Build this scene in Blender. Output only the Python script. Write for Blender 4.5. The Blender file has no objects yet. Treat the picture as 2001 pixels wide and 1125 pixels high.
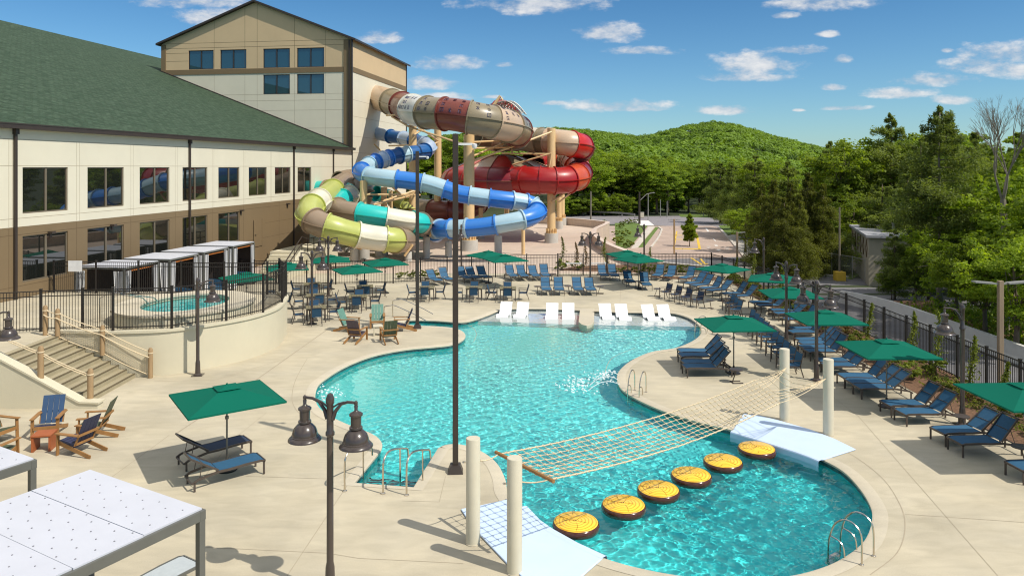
import bpy, math, random
import numpy as np
from mathutils import Vector, Matrix
from mathutils.geometry import tessellate_polygon
random.seed(7)
SC = bpy.context.scene
COL = SC.collection
R = math.radians
PI = math.pi
F, CX, HY, CH = 1450.0, 1000.0, 327.0, 8.0

def P(px, py, h=0.0):
    """photo pixel on the horizontal plane at height h -> world point"""
    y = F * (CH - h) / (py - HY)
    return Vector(((px - CX) / F * y, y, h))
def D(px, py, dist):
    """photo pixel at a known distance -> world point"""
    return Vector(((px - CX) / F * dist, dist, CH - (py - HY) / F * dist))
def smooth(a, b, t):
    t = min(1, max(0, (t - a) / (b - a)))
    return t * t * (3 - 2 * t)

# ------------------------------------------------------------ mesh builder
class MB:
    def __init__(s):
        s.v = []; s.f = []
    def add(s, vs, fs):
        n = len(s.v); s.v += [tuple(p) for p in vs]; s.f += [tuple(i + n for i in f) for f in fs]; return s
    def box(s, x0, y0, z0, x1, y1, z1):
        v = [(x0,y0,z0),(x1,y0,z0),(x1,y1,z0),(x0,y1,z0),(x0,y0,z1),(x1,y0,z1),(x1,y1,z1),(x0,y1,z1)]
        return s.add(v, [(0,3,2,1),(4,5,6,7),(0,1,5,4),(1,2,6,5),(2,3,7,6),(3,0,4,7)])
    def cbox(s, c, sz, rz=0, rx=0, ry=0):
        M = Matrix.Rotation(rz,3,'Z') @ Matrix.Rotation(ry,3,'Y') @ Matrix.Rotation(rx,3,'X')
        c = Vector(c); a,b,d = sz[0]/2, sz[1]/2, sz[2]/2
        v = [c + M @ Vector(p) for p in [(-a,-b,-d),(a,-b,-d),(a,b,-d),(-a,b,-d),(-a,-b,d),(a,-b,d),(a,b,d),(-a,b,d)]]
        return s.add(v, [(0,3,2,1),(4,5,6,7),(0,1,5,4),(1,2,6,5),(2,3,7,6),(3,0,4,7)])
    def bar(s, p, q, w, h=None, up=(0,0,1)):
        p = Vector(p); q = Vector(q); h = h or w
        d = (q-p).normalized(); u = Vector(up)
        if abs(d.dot(u)) > .98: u = Vector((0,1,0))
        x = d.cross(u).normalized(); z = x.cross(d)
        x = x*w/2; z = z*h/2
        v = [p-x-z,p+x-z,p+x+z,p-x+z,q-x-z,q+x-z,q+x+z,q-x+z]
        return s.add(v, [(0,1,2,3),(4,7,6,5),(0,4,5,1),(1,5,6,2),(2,6,7,3),(3,7,4,0)])
    def tube(s, pts, r, n=8, cap=True):
        pts = [Vector(p) for p in pts]; m = len(pts)
        rs = r if isinstance(r, (list, tuple)) else [r]*m
        t0 = (pts[1]-pts[0]).normalized(); u = Vector((0,0,1))
        if abs(t0.dot(u)) > .95: u = Vector((1,0,0))
        x = t0.cross(u).normalized(); vs = []
        for i, p in enumerate(pts):
            t = (pts[min(i+1,m-1)]-pts[max(i-1,0)]).normalized()
            x = (x - t*x.dot(t)).normalized(); y = t.cross(x)
            for k in range(n):
                a = 2*PI*k/n
                vs.append(p + (x*math.cos(a) + y*math.sin(a))*rs[i])
        fs = [(i*n+k, i*n+(k+1)%n, (i+1)*n+(k+1)%n, (i+1)*n+k) for i in range(m-1) for k in range(n)]
        if cap: fs += [tuple(range(n-1,-1,-1)), tuple((m-1)*n+k for k in range(n))]
        return s.add(vs, fs)
    def lathe(s, prof, c=(0,0,0), n=24, sx=1, sy=1):
        c = Vector(c); vs = []; m = len(prof)
        for r, z in prof:
            for k in range(n):
                a = 2*PI*k/n; vs.append(c + Vector((r*math.cos(a)*sx, r*math.sin(a)*sy, z)))
        fs = [(i*n+k, i*n+(k+1)%n, (i+1)*n+(k+1)%n, (i+1)*n+k) for i in range(m-1) for k in range(n)]
        if prof[0][0] > 1e-4: fs.append(tuple(range(n-1,-1,-1)))
        if prof[-1][0] > 1e-4: fs.append(tuple((m-1)*n+k for k in range(n)))
        return s.add(vs, fs)
    def prism(s, poly, z0, z1, bottom=True):
        n = len(poly); tri = tessellate_polygon([[Vector((p[0],p[1],0)) for p in poly]])
        b = [(p[0],p[1],z0) for p in poly]; t = [(p[0],p[1],z1) for p in poly]
        area = sum(poly[i][0]*poly[(i+1)%n][1]-poly[(i+1)%n][0]*poly[i][1] for i in range(n))
        fs = []
        for a,bb,c in tri:
            A,B_,C_ = poly[a],poly[bb],poly[c]
            o = (B_[0]-A[0])*(C_[1]-A[1])-(C_[0]-A[0])*(B_[1]-A[1])
            if o < 0: bb, c = c, bb
            fs.append((n+a,n+bb,n+c))
            if bottom: fs.append((c,bb,a))
        for i in range(n):
            j = (i+1)%n
            fs.append((i,j,n+j,n+i) if area > 0 else (j,i,n+i,n+j))
        return s.add(b+t, fs)
    def sheet(s, a, b):
        """strip between two point lists"""
        n = len(a)
        return s.add(list(a)+list(b), [(i,i+1,n+i+1,n+i) for i in range(n-1)])
    def build(s, name, mat=None, parent=None, smooth=False, bevel=0, world=False, ang=35):
        v = s.v
        if world and parent is not None:
            o = parent
            off = Vector((0,0,0))
            while o: off += o.location; o = o.parent
            v = [tuple(Vector(p)-off) for p in v]
        me = bpy.data.meshes.new(name); me.from_pydata(v, [], s.f); me.update()
        if mat: me.materials.append(mat)
        if smooth:
            me.polygons.foreach_set('use_smooth', [True]*len(me.polygons))
            me.set_sharp_from_angle(angle=R(ang))
        ob = bpy.data.objects.new(name, me); COL.objects.link(ob)
        if parent is not None: ob.parent = parent
        if bevel:
            b = ob.modifiers.new('bevel','BEVEL'); b.width = bevel; b.segments = 2; b.limit_method = 'ANGLE'; b.angle_limit = R(40)
        return ob

def tag(o, label, cat, group=None):
    o['label'] = label; o['category'] = cat
    if group: o['group'] = group
    return o
def thing(name, label, cat, loc=(0,0,0), rz=0, group=None):
    o = bpy.data.objects.new(name, None); COL.objects.link(o)
    o.empty_display_size = .2
    o.location = loc; o.rotation_euler = (0,0,rz)
    return tag(o, label, cat, group)
def struct(o, kind='structure'):
    o['kind'] = kind; return o
def dup(root, loc, rz, label, group=None, sc=None):
    r = root.copy(); COL.objects.link(r); r.location = loc; r.rotation_euler = (0,0,rz)
    r['label'] = label
    if group: r['group'] = group
    if sc is not None: r.scale = sc
    for ch in list(root.children):
        c = ch.copy(); COL.objects.link(c); c.parent = r
        for g in list(ch.children):
            d = g.copy(); COL.objects.link(d); d.parent = c
    return r
class Proto:
    """first placement moves the original, later ones copy it"""
    def __init__(s, root): s.root = root; s.used = False
    def place(s, loc, rz, label, group=None, sc=None):
        if not s.used:
            s.used = True; r = s.root
            r.location = loc; r.rotation_euler = (0,0,rz); r['label'] = label
            if group: r['group'] = group
            if sc is not None: r.scale = sc
            return r
        return dup(s.root, loc, rz, label, group, sc)
def npmesh(name, v, q, mat, attr=None, smooth=False):
    v = np.asarray(v, dtype=np.float32); q = np.asarray(q, dtype=np.int32)
    m = bpy.data.meshes.new(name)
    m.vertices.add(len(v)); m.vertices.foreach_set('co', v.ravel())
    m.loops.add(q.size); m.loops.foreach_set('vertex_index', q.ravel())
    m.polygons.add(len(q)); m.polygons.foreach_set('loop_start', np.arange(len(q), dtype=np.int32)*q.shape[1])
    if smooth: m.polygons.foreach_set('use_smooth', np.ones(len(q), dtype=bool))
    if attr is not None:
        a = m.attributes.new('tone', 'FLOAT', 'FACE'); a.data.foreach_set('value', np.asarray(attr, dtype=np.float32))
    m.update(calc_edges=True); m.materials.append(mat)
    return m
ORD = ['first','second','third','fourth','fifth','sixth','seventh','eighth','ninth','tenth','eleventh','twelfth','thirteenth','fourteenth','fifteenth','sixteenth','seventeenth','eighteenth','nineteenth','twentieth','twenty-first','twenty-second','twenty-third','twenty-fourth','twenty-fifth','twenty-sixth','twenty-seventh','twenty-eighth','twenty-ninth','thirtieth','thirty-first','thirty-second','thirty-third','thirty-fourth','thirty-fifth','thirty-sixth']

# ------------------------------------------------------------ materials
def newmat(name):
    m = bpy.data.materials.new(name); m.use_nodes = True
    nt = m.node_tree; return m, nt, nt.nodes['Principled BSDF']
def N(nt, t, **k):
    n = nt.nodes.new(t)
    for a, b in k.items(): setattr(n, a, b)
    return n
def mat(name, col, rough=.6, var=.12, scale=3.0, bump=0.0, bscale=None, metal=0, coat=0, spec=.5, stretch=None, detail=5):
    m, nt, b = newmat(name); L = nt.links
    b.inputs['Roughness'].default_value = rough; b.inputs['Metallic'].default_value = metal
    b.inputs['Coat Weight'].default_value = coat; b.inputs['Specular IOR Level'].default_value = spec
    tc = N(nt,'ShaderNodeTexCoord'); mp = N(nt,'ShaderNodeMapping'); L.new(tc.outputs['Object'], mp.inputs[0])
    if stretch: mp.inputs['Scale'].default_value = stretch
    no = N(nt,'ShaderNodeTexNoise'); no.inputs['Scale'].default_value = scale; no.inputs['Detail'].default_value = detail; no.inputs['Roughness'].default_value = .6
    L.new(mp.outputs[0], no.inputs['Vector'])
    mr = N(nt,'ShaderNodeMapRange'); mr.inputs[1].default_value = .25; mr.inputs[2].default_value = .75; mr.inputs[3].default_value = 1-var; mr.inputs[4].default_value = 1+var
    L.new(no.outputs[0], mr.inputs[0])
    mx = N(nt,'ShaderNodeVectorMath', operation='SCALE'); mx.inputs[0].default_value = col; L.new(mr.outputs[0], mx.inputs['Scale'])
    L.new(mx.outputs[0], b.inputs['Base Color'])
    if bump:
        n2 = N(nt,'ShaderNodeTexNoise'); n2.inputs['Scale'].default_value = bscale or scale*6; n2.inputs['Detail'].default_value = 4
        L.new(mp.outputs[0], n2.inputs['Vector'])
        bp = N(nt,'ShaderNodeBump'); bp.inputs['Strength'].default_value = bump; bp.inputs['Distance'].default_value = .02
        L.new(n2.outputs[0], bp.inputs['Height']); L.new(bp.outputs[0], b.inputs['Normal'])
    return m
def concrete(name, col, blot=.16, streak=.08):
    """poured concrete: large soft blotches, brushed streaks, fine grain"""
    m, nt, b = newmat(name); L = nt.links
    b.inputs['Roughness'].default_value = .85; b.inputs['Specular IOR Level'].default_value = .25
    tc = N(nt,'ShaderNodeTexCoord')
    def noise(sc, det, st=(1,1,1), dist=0):
        mp = N(nt,'ShaderNodeMapping'); mp.inputs['Scale'].default_value = st; L.new(tc.outputs['Object'], mp.inputs[0])
        n = N(nt,'ShaderNodeTexNoise'); n.inputs['Scale'].default_value = sc; n.inputs['Detail'].default_value = det; n.inputs['Distortion'].default_value = dist
        L.new(mp.outputs[0], n.inputs['Vector']); return n.outputs[0]
    def rng(s, a, c):
        r = N(nt,'ShaderNodeMapRange'); r.inputs[1].default_value=.3; r.inputs[2].default_value=.7; r.inputs[3].default_value=a; r.inputs[4].default_value=c
        L.new(s, r.inputs[0]); return r.outputs[0]
    def mul(a, c):
        r = N(nt,'ShaderNodeMath', operation='MULTIPLY'); L.new(a, r.inputs[0]); L.new(c, r.inputs[1]); return r.outputs[0]
    f = mul(rng(noise(.33,4,dist=.6),1-blot,1+blot*.6), rng(noise(1.1,5,(1,2.6,1),.8),1-streak,1+streak))
    f = mul(f, rng(noise(38,3),.95,1.05))
    v = N(nt,'ShaderNodeVectorMath', operation='SCALE'); v.inputs[0].default_value = col; L.new(f, v.inputs['Scale'])
    mx = N(nt,'ShaderNodeMixRGB', blend_type='MULTIPLY'); L.new(v.outputs[0], mx.inputs[1]); mx.inputs[2].default_value = (.93,.95,1,1)
    L.new(rng(noise(.6,3,dist=.4),0,.8), mx.inputs[0])
    L.new(mx.outputs[0], b.inputs['Base Color'])
    bp = N(nt,'ShaderNodeBump'); bp.inputs['Strength'].default_value=.25; bp.inputs['Distance'].default_value=.01
    L.new(noise(60,4), bp.inputs['Height']); L.new(bp.outputs[0], b.inputs['Normal'])
    return m
def foliage(name, c1, c2, trans=.35, rough=.6):
    m, nt, b = newmat(name); L = nt.links
    at = N(nt,'ShaderNodeAttribute', attribute_name='tone')
    mx = N(nt,'ShaderNodeMixRGB'); L.new(at.outputs['Fac'], mx.inputs[0]); mx.inputs[1].default_value = (*c1,1); mx.inputs[2].default_value = (*c2,1)
    oi = N(nt,'ShaderNodeObjectInfo'); mr = N(nt,'ShaderNodeMapRange'); mr.inputs[3].default_value=.75; mr.inputs[4].default_value=1.25; L.new(oi.outputs['Random'], mr.inputs[0])
    sc = N(nt,'ShaderNodeVectorMath', operation='SCALE'); L.new(mx.outputs[0], sc.inputs[0]); L.new(mr.outputs[0], sc.inputs['Scale'])
    L.new(sc.outputs[0], b.inputs['Base Color']); b.inputs['Roughness'].default_value = rough; b.inputs['Specular IOR Level'].default_value = .25
    tr = N(nt,'ShaderNodeBsdfTranslucent')
    yl = N(nt,'ShaderNodeMixRGB', blend_type='MULTIPLY'); yl.inputs[0].default_value=1; L.new(sc.outputs[0], yl.inputs[1]); yl.inputs[2].default_value=(1.5,1.5,.5,1)
    L.new(yl.outputs[0], tr.inputs[0])
    ms = N(nt,'ShaderNodeMixShader'); ms.inputs[0].default_value = trans
    L.new(b.outputs[0], ms.inputs[1]); L.new(tr.outputs[0], ms.inputs[2])
    L.new(ms.outputs[0], nt.nodes['Material Output'].inputs[0])
    return m
def stripes(name, c1, c2, scale, axis='X', rough=.7):
    m, nt, b = newmat(name); L = nt.links
    tc = N(nt,'ShaderNodeTexCoord'); w = N(nt,'ShaderNodeTexWave', bands_direction=axis); w.inputs['Scale'].default_value = scale
    L.new(tc.outputs['Object'], w.inputs[0]); r = N(nt,'ShaderNodeValToRGB'); L.new(w.outputs[0], r.inputs[0])
    r.color_ramp.elements[0].position=.35; r.color_ramp.elements[0].color=(*c1,1); r.color_ramp.elements[1].position=.45; r.color_ramp.elements[1].color=(*c2,1)
    L.new(r.outputs[0], b.inputs['Base Color']); b.inputs['Roughness'].default_value = rough
    return m
def log_slice(name):
    """painted tree-ring disc"""
    m, nt, b = newmat(name); L = nt.links
    tc = N(nt,'ShaderNodeTexCoord'); no = N(nt,'ShaderNodeTexNoise'); no.inputs['Scale'].default_value = 2.6; no.inputs['Detail'].default_value=2
    L.new(tc.outputs['Object'], no.inputs['Vector'])
    sep = N(nt,'ShaderNodeVectorMath', operation='MULTIPLY'); sep.inputs[1].default_value=(1,1,0); L.new(tc.outputs['Object'], sep.inputs[0])
    ln = N(nt,'ShaderNodeVectorMath', operation='LENGTH'); L.new(sep.outputs[0], ln.inputs[0])
    ad = N(nt,'ShaderNodeMath', operation='MULTIPLY_ADD'); ad.inputs[1].default_value=.10; L.new(no.outputs[0], ad.inputs[0]); L.new(ln.outputs['Value'], ad.inputs[2])
    sn = N(nt,'ShaderNodeMath', operation='MULTIPLY'); sn.inputs[1].default_value=76; L.new(ad.outputs[0], sn.inputs[0])
    s2 = N(nt,'ShaderNodeMath', operation='SINE'); L.new(sn.outputs[0], s2.inputs[0])
    r = N(nt,'ShaderNodeValToRGB'); L.new(s2.outputs[0], r.inputs[0])
    e = r.color_ramp.elements; e[0].position=.0; e[0].color=(1.0,.62,.05,1); e[1].position=.93; e[1].color=(.70,.30,.01,1)
    e2 = e.new(.55); e2.color=(.97,.57,.03,1)
    L.new(r.outputs[0], b.inputs['Base Color']); b.inputs['Roughness'].default_value=.35; b.inputs['Coat Weight'].default_value=.3
    return m

M = {}
M['deck'] = concrete('deck_concrete', (.515,.452,.325))
M['coping'] = concrete('coping_concrete', (.56,.495,.37), .1, .05)
M['joint'] = mat('joint_sealant', (.38,.32,.23), .9)
M['pad'] = concrete('pink_concrete', (.58,.46,.36), .08)
M['lot'] = concrete('lot_concrete', (.46,.35,.28), .12)
M['asphalt'] = mat('asphalt', (.17,.165,.17), .9, .15, 1.5, .3, 40)
M['road'] = mat('far_road', (.24,.22,.23), .9, .12, .6, .3, 30)
M['white_paint'] = mat('road_paint', (.75,.72,.68), .7, .1)
M['yellow_paint'] = mat('yellow_paint', (.72,.47,.05), .7, .1)
M['kerb'] = concrete('kerb_concrete', (.60,.54,.46))
M['stucco'] = mat('cream_stucco', (.60,.545,.40), .85, .04, 1.2, .25, 60)
M['barrier'] = mat('barrier_concrete', (.60,.58,.53), .85, .1, 1.5, .3, 30)
M['grass'] = mat('lawn', (.11,.17,.025), .9, .3, 1.5, .8, 30)
M['soil'] = mat('mulch', (.16,.085,.045), .95, .45, 9, .9, 40)
M['terrain'] = mat('woodland_floor', (.035,.05,.015), .95, .3, .2)
M['cream'] = mat('cream_panel', (.70,.65,.51), .8, .04, .5, .15, 30)
M['tan'] = mat('tan_panel', (.62,.46,.27), .8, .04, .5, .15, 30)
M['brown'] = mat('brown_panel', (.20,.14,.073), .8, .05, .5, .15, 30)
M['trim'] = mat('dark_bronze_trim', (.045,.033,.026), .45, .1)
M['frame'] = mat('window_frame_bronze', (.16,.13,.09), .45, .1)
M['panelgap'] = mat('panel_gap', (.40,.34,.24), .9)
M['bgap'] = mat('brown_panel_gap', (.12,.08,.04), .9)
M['black'] = mat('black_metal', (.022,.018,.016), .45, .1, spec=.4)
M['bronze'] = mat('lamp_bronze', (.060,.045,.038), .28, .1, coat=.4)
M['chaise_frame'] = mat('brown_aluminium', (.075,.058,.048), .4, .1)
M['blue'] = mat('blue_sling', (.024,.105,.20), .75, .10, 14)
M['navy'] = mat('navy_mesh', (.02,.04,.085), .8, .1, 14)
M['grey_sling'] = mat('pale_grey_sling', (.45,.49,.50), .7, .08, 8)
M['pvc'] = mat('white_resin', (.88,.89,.90), .4, .02, coat=.2)
M['pole_alu'] = mat('umbrella_pole', (.16,.16,.15), .35, .05, metal=.6)
M['steel'] = mat('stainless_steel', (.62,.56,.47), .22, .05, metal=1)
M['post'] = mat('cream_post', (.60,.55,.42), .6, .05, 3, .1, 50)
M['rope'] = mat('tan_rope', (.68,.55,.36), .9, .2, 30)
M['ropedark'] = mat('rope_knot', (.30,.19,.09), .9, .2, 30)
M['mat'] = mat('pale_blue_foam', (.56,.68,.86), .55, .03, 2)
M['log'] = log_slice('log_slice_top')
M['bark_rim'] = mat('brown_vinyl', (.085,.022,.006), .18, .25, 6, coat=.6, stretch=(1,1,.2))
M['wood'] = mat('golden_wood', (.31,.155,.05), .6, .22, 6, stretch=(1,1,.2))
M['post_wood'] = mat('timber_post', (.34,.225,.115), .7, .25, 8, .3, 60, stretch=(1,1,.12))
M['stair'] = mat('stair_concrete', (.36,.31,.20), .85, .12, 2)
M['nosing'] = mat('stair_nosing', (.13,.10,.055), .9)
M['column'] = mat('tan_steel', (.72,.50,.25), .5, .05, coat=.1)
M['footing'] = concrete('footing_concrete', (.52,.49,.43))
M['pier'] = concrete('pier_concrete', (.58,.56,.50))
M['tabletop'] = mat('table_top', (.19,.165,.09), .55, .15, 4)
M['roofwhite'] = mat('cabana_panel', (.57,.58,.63), .5, .05, 1.2)
M['cabframe'] = mat('cabana_frame', (.12,.12,.105), .5, .08)
M['dot'] = mat('fastener_grey', (.22,.22,.24), .5)
M['curtain'] = stripes('striped_curtain', (.30,.30,.31), (.80,.80,.80), 1.6)
M['cabdark'] = mat('cabana_back', (.05,.035,.03), .8)
M['orange'] = mat('orange_cushion', (.55,.17,.03), .7)
M['shed'] = mat('shed_wall', (.36,.32,.24), .85, .12, 1)
M['shedroof'] = mat('shed_roof', (.33,.33,.35), .6, .1, .6)
M['galv'] = mat('galvanised', (.35,.34,.31), .5, .1, metal=.4)
M['lawnplant'] = None
M['weather'] = mat('weathered_timber', (.30,.22,.14), .85, .2, 5, stretch=(1,1,.1))
M['bark'] = mat('bark', (.13,.10,.07), .95, .35, 3, .6, 20, stretch=(1,1,.25))
M['palebark'] = mat('pale_bark', (.21,.18,.135), .9, .3, 3, .4, 20, stretch=(1,1,.25))
M['rock'] = mat('pale_rock', (.45,.43,.38), .9, .2, .5)
M['sign_white'] = mat('white_plate', (.75,.75,.75), .5)
M['fol_dec'] = foliage('broadleaf_leaves', (.12,.185,.018), (.31,.40,.035), .5)
M['fol_dec2'] = foliage('deep_green_leaves', (.09,.145,.02), (.25,.33,.04), .5)
M['fol_pine'] = foliage('pine_needles', (.115,.16,.045), (.28,.34,.095), .45)
M['fol_spruce'] = foliage('spruce_needles', (.055,.068,.016), (.23,.25,.05), .4)
M['fol_shrub'] = foliage('shrub_leaves', (.09,.13,.018), (.25,.28,.04), .35)
M['fol_rust'] = foliage('rusty_leaves', (.10,.06,.02), (.22,.14,.05), .3)
M['fol_hill'] = foliage('hill_leaves', (.055,.10,.016), (.18,.275,.032), .3)

def canopy_mat():
    m, nt, b = newmat('green_canopy'); L = nt.links
    b.inputs['Base Color'].default_value = (.0,.155,.098,1); b.inputs['Roughness'].default_value=.8; b.inputs['Specular IOR Level'].default_value=.2
    tr = N(nt,'ShaderNodeBsdfTranslucent'); tr.inputs[0].default_value = (.0,.17,.11,1)
    ms = N(nt,'ShaderNodeMixShader'); ms.inputs[0].default_value=.22
    L.new(b.outputs[0], ms.inputs[1]); L.new(tr.outputs[0], ms.inputs[2]); L.new(ms.outputs[0], nt.nodes['Material Output'].inputs[0])
    tc = N(nt,'ShaderNodeTexCoord'); no = N(nt,'ShaderNodeTexNoise'); no.inputs['Scale'].default_value=300
    L.new(tc.outputs['Object'], no.inputs['Vector']); bp = N(nt,'ShaderNodeBump'); bp.inputs['Strength'].default_value=.1; L.new(no.outputs[0], bp.inputs['Height']); L.new(bp.outputs[0], b.inputs['Normal'])
    return m
M['canopy'] = canopy_mat()
def shingle_mat():
    m, nt, b = newmat('green_shingles'); L = nt.links
    tc = N(nt,'ShaderNodeTexCoord'); mp = N(nt,'ShaderNodeMapping'); mp.inputs['Rotation'].default_value=(0,0,R(90)); L.new(tc.outputs['Object'], mp.inputs[0])
    br = N(nt,'ShaderNodeTexBrick'); br.inputs['Scale'].default_value=1; br.inputs['Brick Width'].default_value=.5; br.inputs['Row Height'].default_value=.22; br.inputs['Mortar Size'].default_value=.02
    br.inputs[1].default_value=(.034,.062,.037,1); br.inputs[2].default_value=(.060,.094,.060,1); br.inputs[3].default_value=(.025,.045,.022,1)
    L.new(mp.outputs[0], br.inputs[0])
    no = N(nt,'ShaderNodeTexNoise'); no.inputs['Scale'].default_value=2.2; no.inputs['Detail'].default_value=9; no.inputs['Roughness'].default_value=.8; L.new(tc.outputs['Object'], no.inputs['Vector'])
    mr = N(nt,'ShaderNodeMapRange'); mr.inputs[1].default_value=.3; mr.inputs[2].default_value=.7; mr.inputs[3].default_value=.6; mr.inputs[4].default_value=1.4; L.new(no.outputs[0], mr.inputs[0])
    sc = N(nt,'ShaderNodeVectorMath', operation='SCALE'); L.new(br.outputs[0], sc.inputs[0]); L.new(mr.outputs[0], sc.inputs['Scale'])
    L.new(sc.outputs[0], b.inputs['Base Color']); b.inputs['Roughness'].default_value=.9; b.inputs['Specular IOR Level'].default_value=.2
    return m
M['shingle'] = shingle_mat()
def glass_mat(name, base, ior=2.1):
    m, nt, b = newmat(name)
    b.inputs['Base Color'].default_value = (*base,1); b.inputs['Roughness'].default_value=.015; b.inputs['IOR'].default_value=ior
    return m
M['glass'] = glass_mat('dark_window_glass', (.012,.014,.012), 2.2)
M['glass_blue'] = glass_mat('blue_window_glass', (.012,.055,.08), 2.1)
def water_mat():
    m, nt, b = newmat('pool_water')
    b.inputs['Base Color'].default_value = (.97,1,1,1); b.inputs['Transmission Weight'].default_value=1; b.inputs['IOR'].default_value=1.33; b.inputs['Roughness'].default_value=0
    return m
M['water'] = water_mat()
M['plaster'] = mat('pool_plaster', (.035,.58,.58), .8, .05, 1.2)
def basin_mat():
    """plaster: tint of deeper water put into the colour, pale main pool to teal round basin"""
    m, nt, b = newmat('basin_plaster'); L = nt.links
    tc = N(nt,'ShaderNodeTexCoord'); sp = N(nt,'ShaderNodeSeparateXYZ'); L.new(tc.outputs['Object'], sp.inputs[0])
    no = N(nt,'ShaderNodeTexNoise'); no.inputs['Scale'].default_value=.5; L.new(tc.outputs['Object'], no.inputs['Vector'])
    ad = N(nt,'ShaderNodeMath', operation='MULTIPLY_ADD'); ad.inputs[1].default_value=3; L.new(no.outputs[0], ad.inputs[0]); L.new(sp.outputs[1], ad.inputs[2])
    mr = N(nt,'ShaderNodeMapRange', interpolation_type='SMOOTHSTEP'); mr.inputs[1].default_value=19.5; mr.inputs[2].default_value=26.5; L.new(ad.outputs[0], mr.inputs[0])
    mx = N(nt,'ShaderNodeMixRGB'); L.new(mr.outputs[0], mx.inputs[0]); mx.inputs[1].default_value=(.045,.80,.80,1); mx.inputs[2].default_value=(.13,.84,.82,1)
    m3 = N(nt,'ShaderNodeMapRange', interpolation_type='SMOOTHSTEP'); m3.inputs[1].default_value=25; m3.inputs[2].default_value=37; L.new(ad.outputs[0], m3.inputs[0])
    mx3 = N(nt,'ShaderNodeMixRGB'); L.new(m3.outputs[0], mx3.inputs[0]); L.new(mx.outputs[0], mx3.inputs[1]); mx3.inputs[2].default_value=(.28,.88,.82,1); mx = mx3
    L.new(mx.outputs[0], b.inputs['Base Color']); b.inputs['Roughness'].default_value=.8
    return m
M['basin'] = basin_mat()
M['ledge'] = mat('ledge_plaster', (.80,.84,.80), .8, .06, 1.2)
M['tile'] = mat('dark_water_tile', (.03,.07,.075), .3, .5, 7, coat=.5, detail=0)
M['foam'] = mat('water_foam', (.85,.9,.9), .6, .05)
# ------------------------------------------------------------ terrain
RIDGE = [(300,330),(600,300),(800,270),(1000,252),(1080,250),(1130,252),(1180,258),(1240,266),(1270,263),(1300,255),(1340,244),(1390,236),(1430,240),(1470,252),(1520,268),(1560,280),(1610,291),(1700,300),(1900,306),(2300,318)]
def ridge_y(px):
    if px <= RIDGE[0][0]: return RIDGE[0][1]
    for (a,ya),(b,yb) in zip(RIDGE, RIDGE[1:]):
        if px <= b: return ya + (yb-ya)*(px-a)/(b-a)
    return RIDGE[-1][1]
def lump(x, y):
    return math.sin(x*.021+1.3)*math.cos(y*.017+.4) + .5*math.sin(x*.047+y*.031) + .3*math.sin(y*.06-x*.05)
def G(x, y):
    g = -.3 - 1.1*smooth(40, 58, y)
    if y > 165:
        px = CX + F*x/y
        hr = CH + (HY - ridge_y(px) - 12)*900/F
        s = (y-165)/735
        if s <= 1: h = (hr+1.4)*(s**1.25) + lump(x,y)*4*smooth(0,.3,s)*(1-smooth(.8,1,s))
        else: h = (hr+1.4)*max(0, 1-(s-1)*1.6)
        g += h
    return g
xs = sorted(set([-3500,-2000,-1200,-34,-10,0,5,10,17,22,30,40,1200,2000,3500] + [k*22 for k in range(-30,42)] ))
ys = sorted(set([-300,-60,-5,10,20,30,40,44,48,52,56,60,70,90,120,150,1300,2000,4000] + [165+k*21 for k in range(0,46)]))
nx, ny = len(xs), len(ys)
gv = [(x,y,G(x,y)) for y in ys for x in xs]
gf = []
for j in range(ny-1):
    for i in range(nx-1):
        if xs[i] >= -34 and xs[i+1] <= 17 and ys[j] >= -5 and ys[j+1] <= 56: continue
        gf.append((j*nx+i, j*nx+i+1, (j+1)*nx+i+1, (j+1)*nx+i))
g = MB().add(gv, gf)
struct(g.build('ground', M['terrain'], smooth=True, ang=80))

# ------------------------------------------------------------ pool outline
def crom(pts, n=6, closed=True):
    out = []; m = len(pts)
    for i in range(m if closed else m-1):
        if closed: p0,p1,p2,p3 = pts[i-1],pts[i],pts[(i+1)%m],pts[(i+2)%m]
        else: p0,p1,p2,p3 = pts[max(i-1,0)],pts[i],pts[i+1],pts[min(i+2,m-1)]
        for k in range(n):
            t = k/n
            out.append(tuple(.5*((2*p1[c])+(-p0[c]+p2[c])*t+(2*p0[c]-5*p1[c]+4*p2[c]-p3[c])*t*t+(-p0[c]+3*p1[c]-3*p2[c]+p3[c])*t**3) for c in range(len(p1))))
    if not closed: out.append(tuple(pts[-1]))
    return out
def px2(l, h=0): return [tuple(P(a,b,h)[:2]) for a,b in l]
segA = [(788,629),(800,625),(850,626),(900,629),(927,624),(955,614),(985,604),(1050,602.5),(1125,605),(1200,609),(1255,610),(1310,611),(1343,619),(1362,631),(1371,643),(1368,655),(1350,668),(1318,680),(1274,687),(1236,703),(1211,724),(1207,743),(1218,762),(1253,783),(1305,805),(1368,824),(1430,839),(1500,860),(1560,879),(1606,896),(1648,919),(1679,950),(1700,982),(1707,1008),(1699,1043),(1678,1070),(1637,1097),(1590,1115),(1540,1126),(1470,1133),(1390,1131),(1310,1122),(1240,1108),(1178,1090),(1120,1065),(1069,1036),(1037,1012),(1010,988),(990,962),(984,934),(968,904),(940,882),(905,869),(876,868),(858,874)]
pool = crom(px2(segA), 5, closed=False)
steps_c = px2([(858,874),(809,952),(690,943),(742,879)])      # the straight-sided step corner
segB = [(742,879),(744,866),(733,852),(711,841),(681,830),(652,817),(631,805),(617,789),(614,771),(620,752),(638,737),(665,720),(700,704),(740,691.5),(793,682),(847,677),(880,673),(901,665),(908,655),(899,645),(880,640),(850,637.5),(820,636.5),(797,634)]
pool = pool[:-1] + [steps_c[0], steps_c[1], steps_c[2]] + crom(px2(segB), 5, closed=False)
pool = [p for i,p in enumerate(pool) if (Vector(p)-Vector(pool[i-1])).length > .04]
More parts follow.
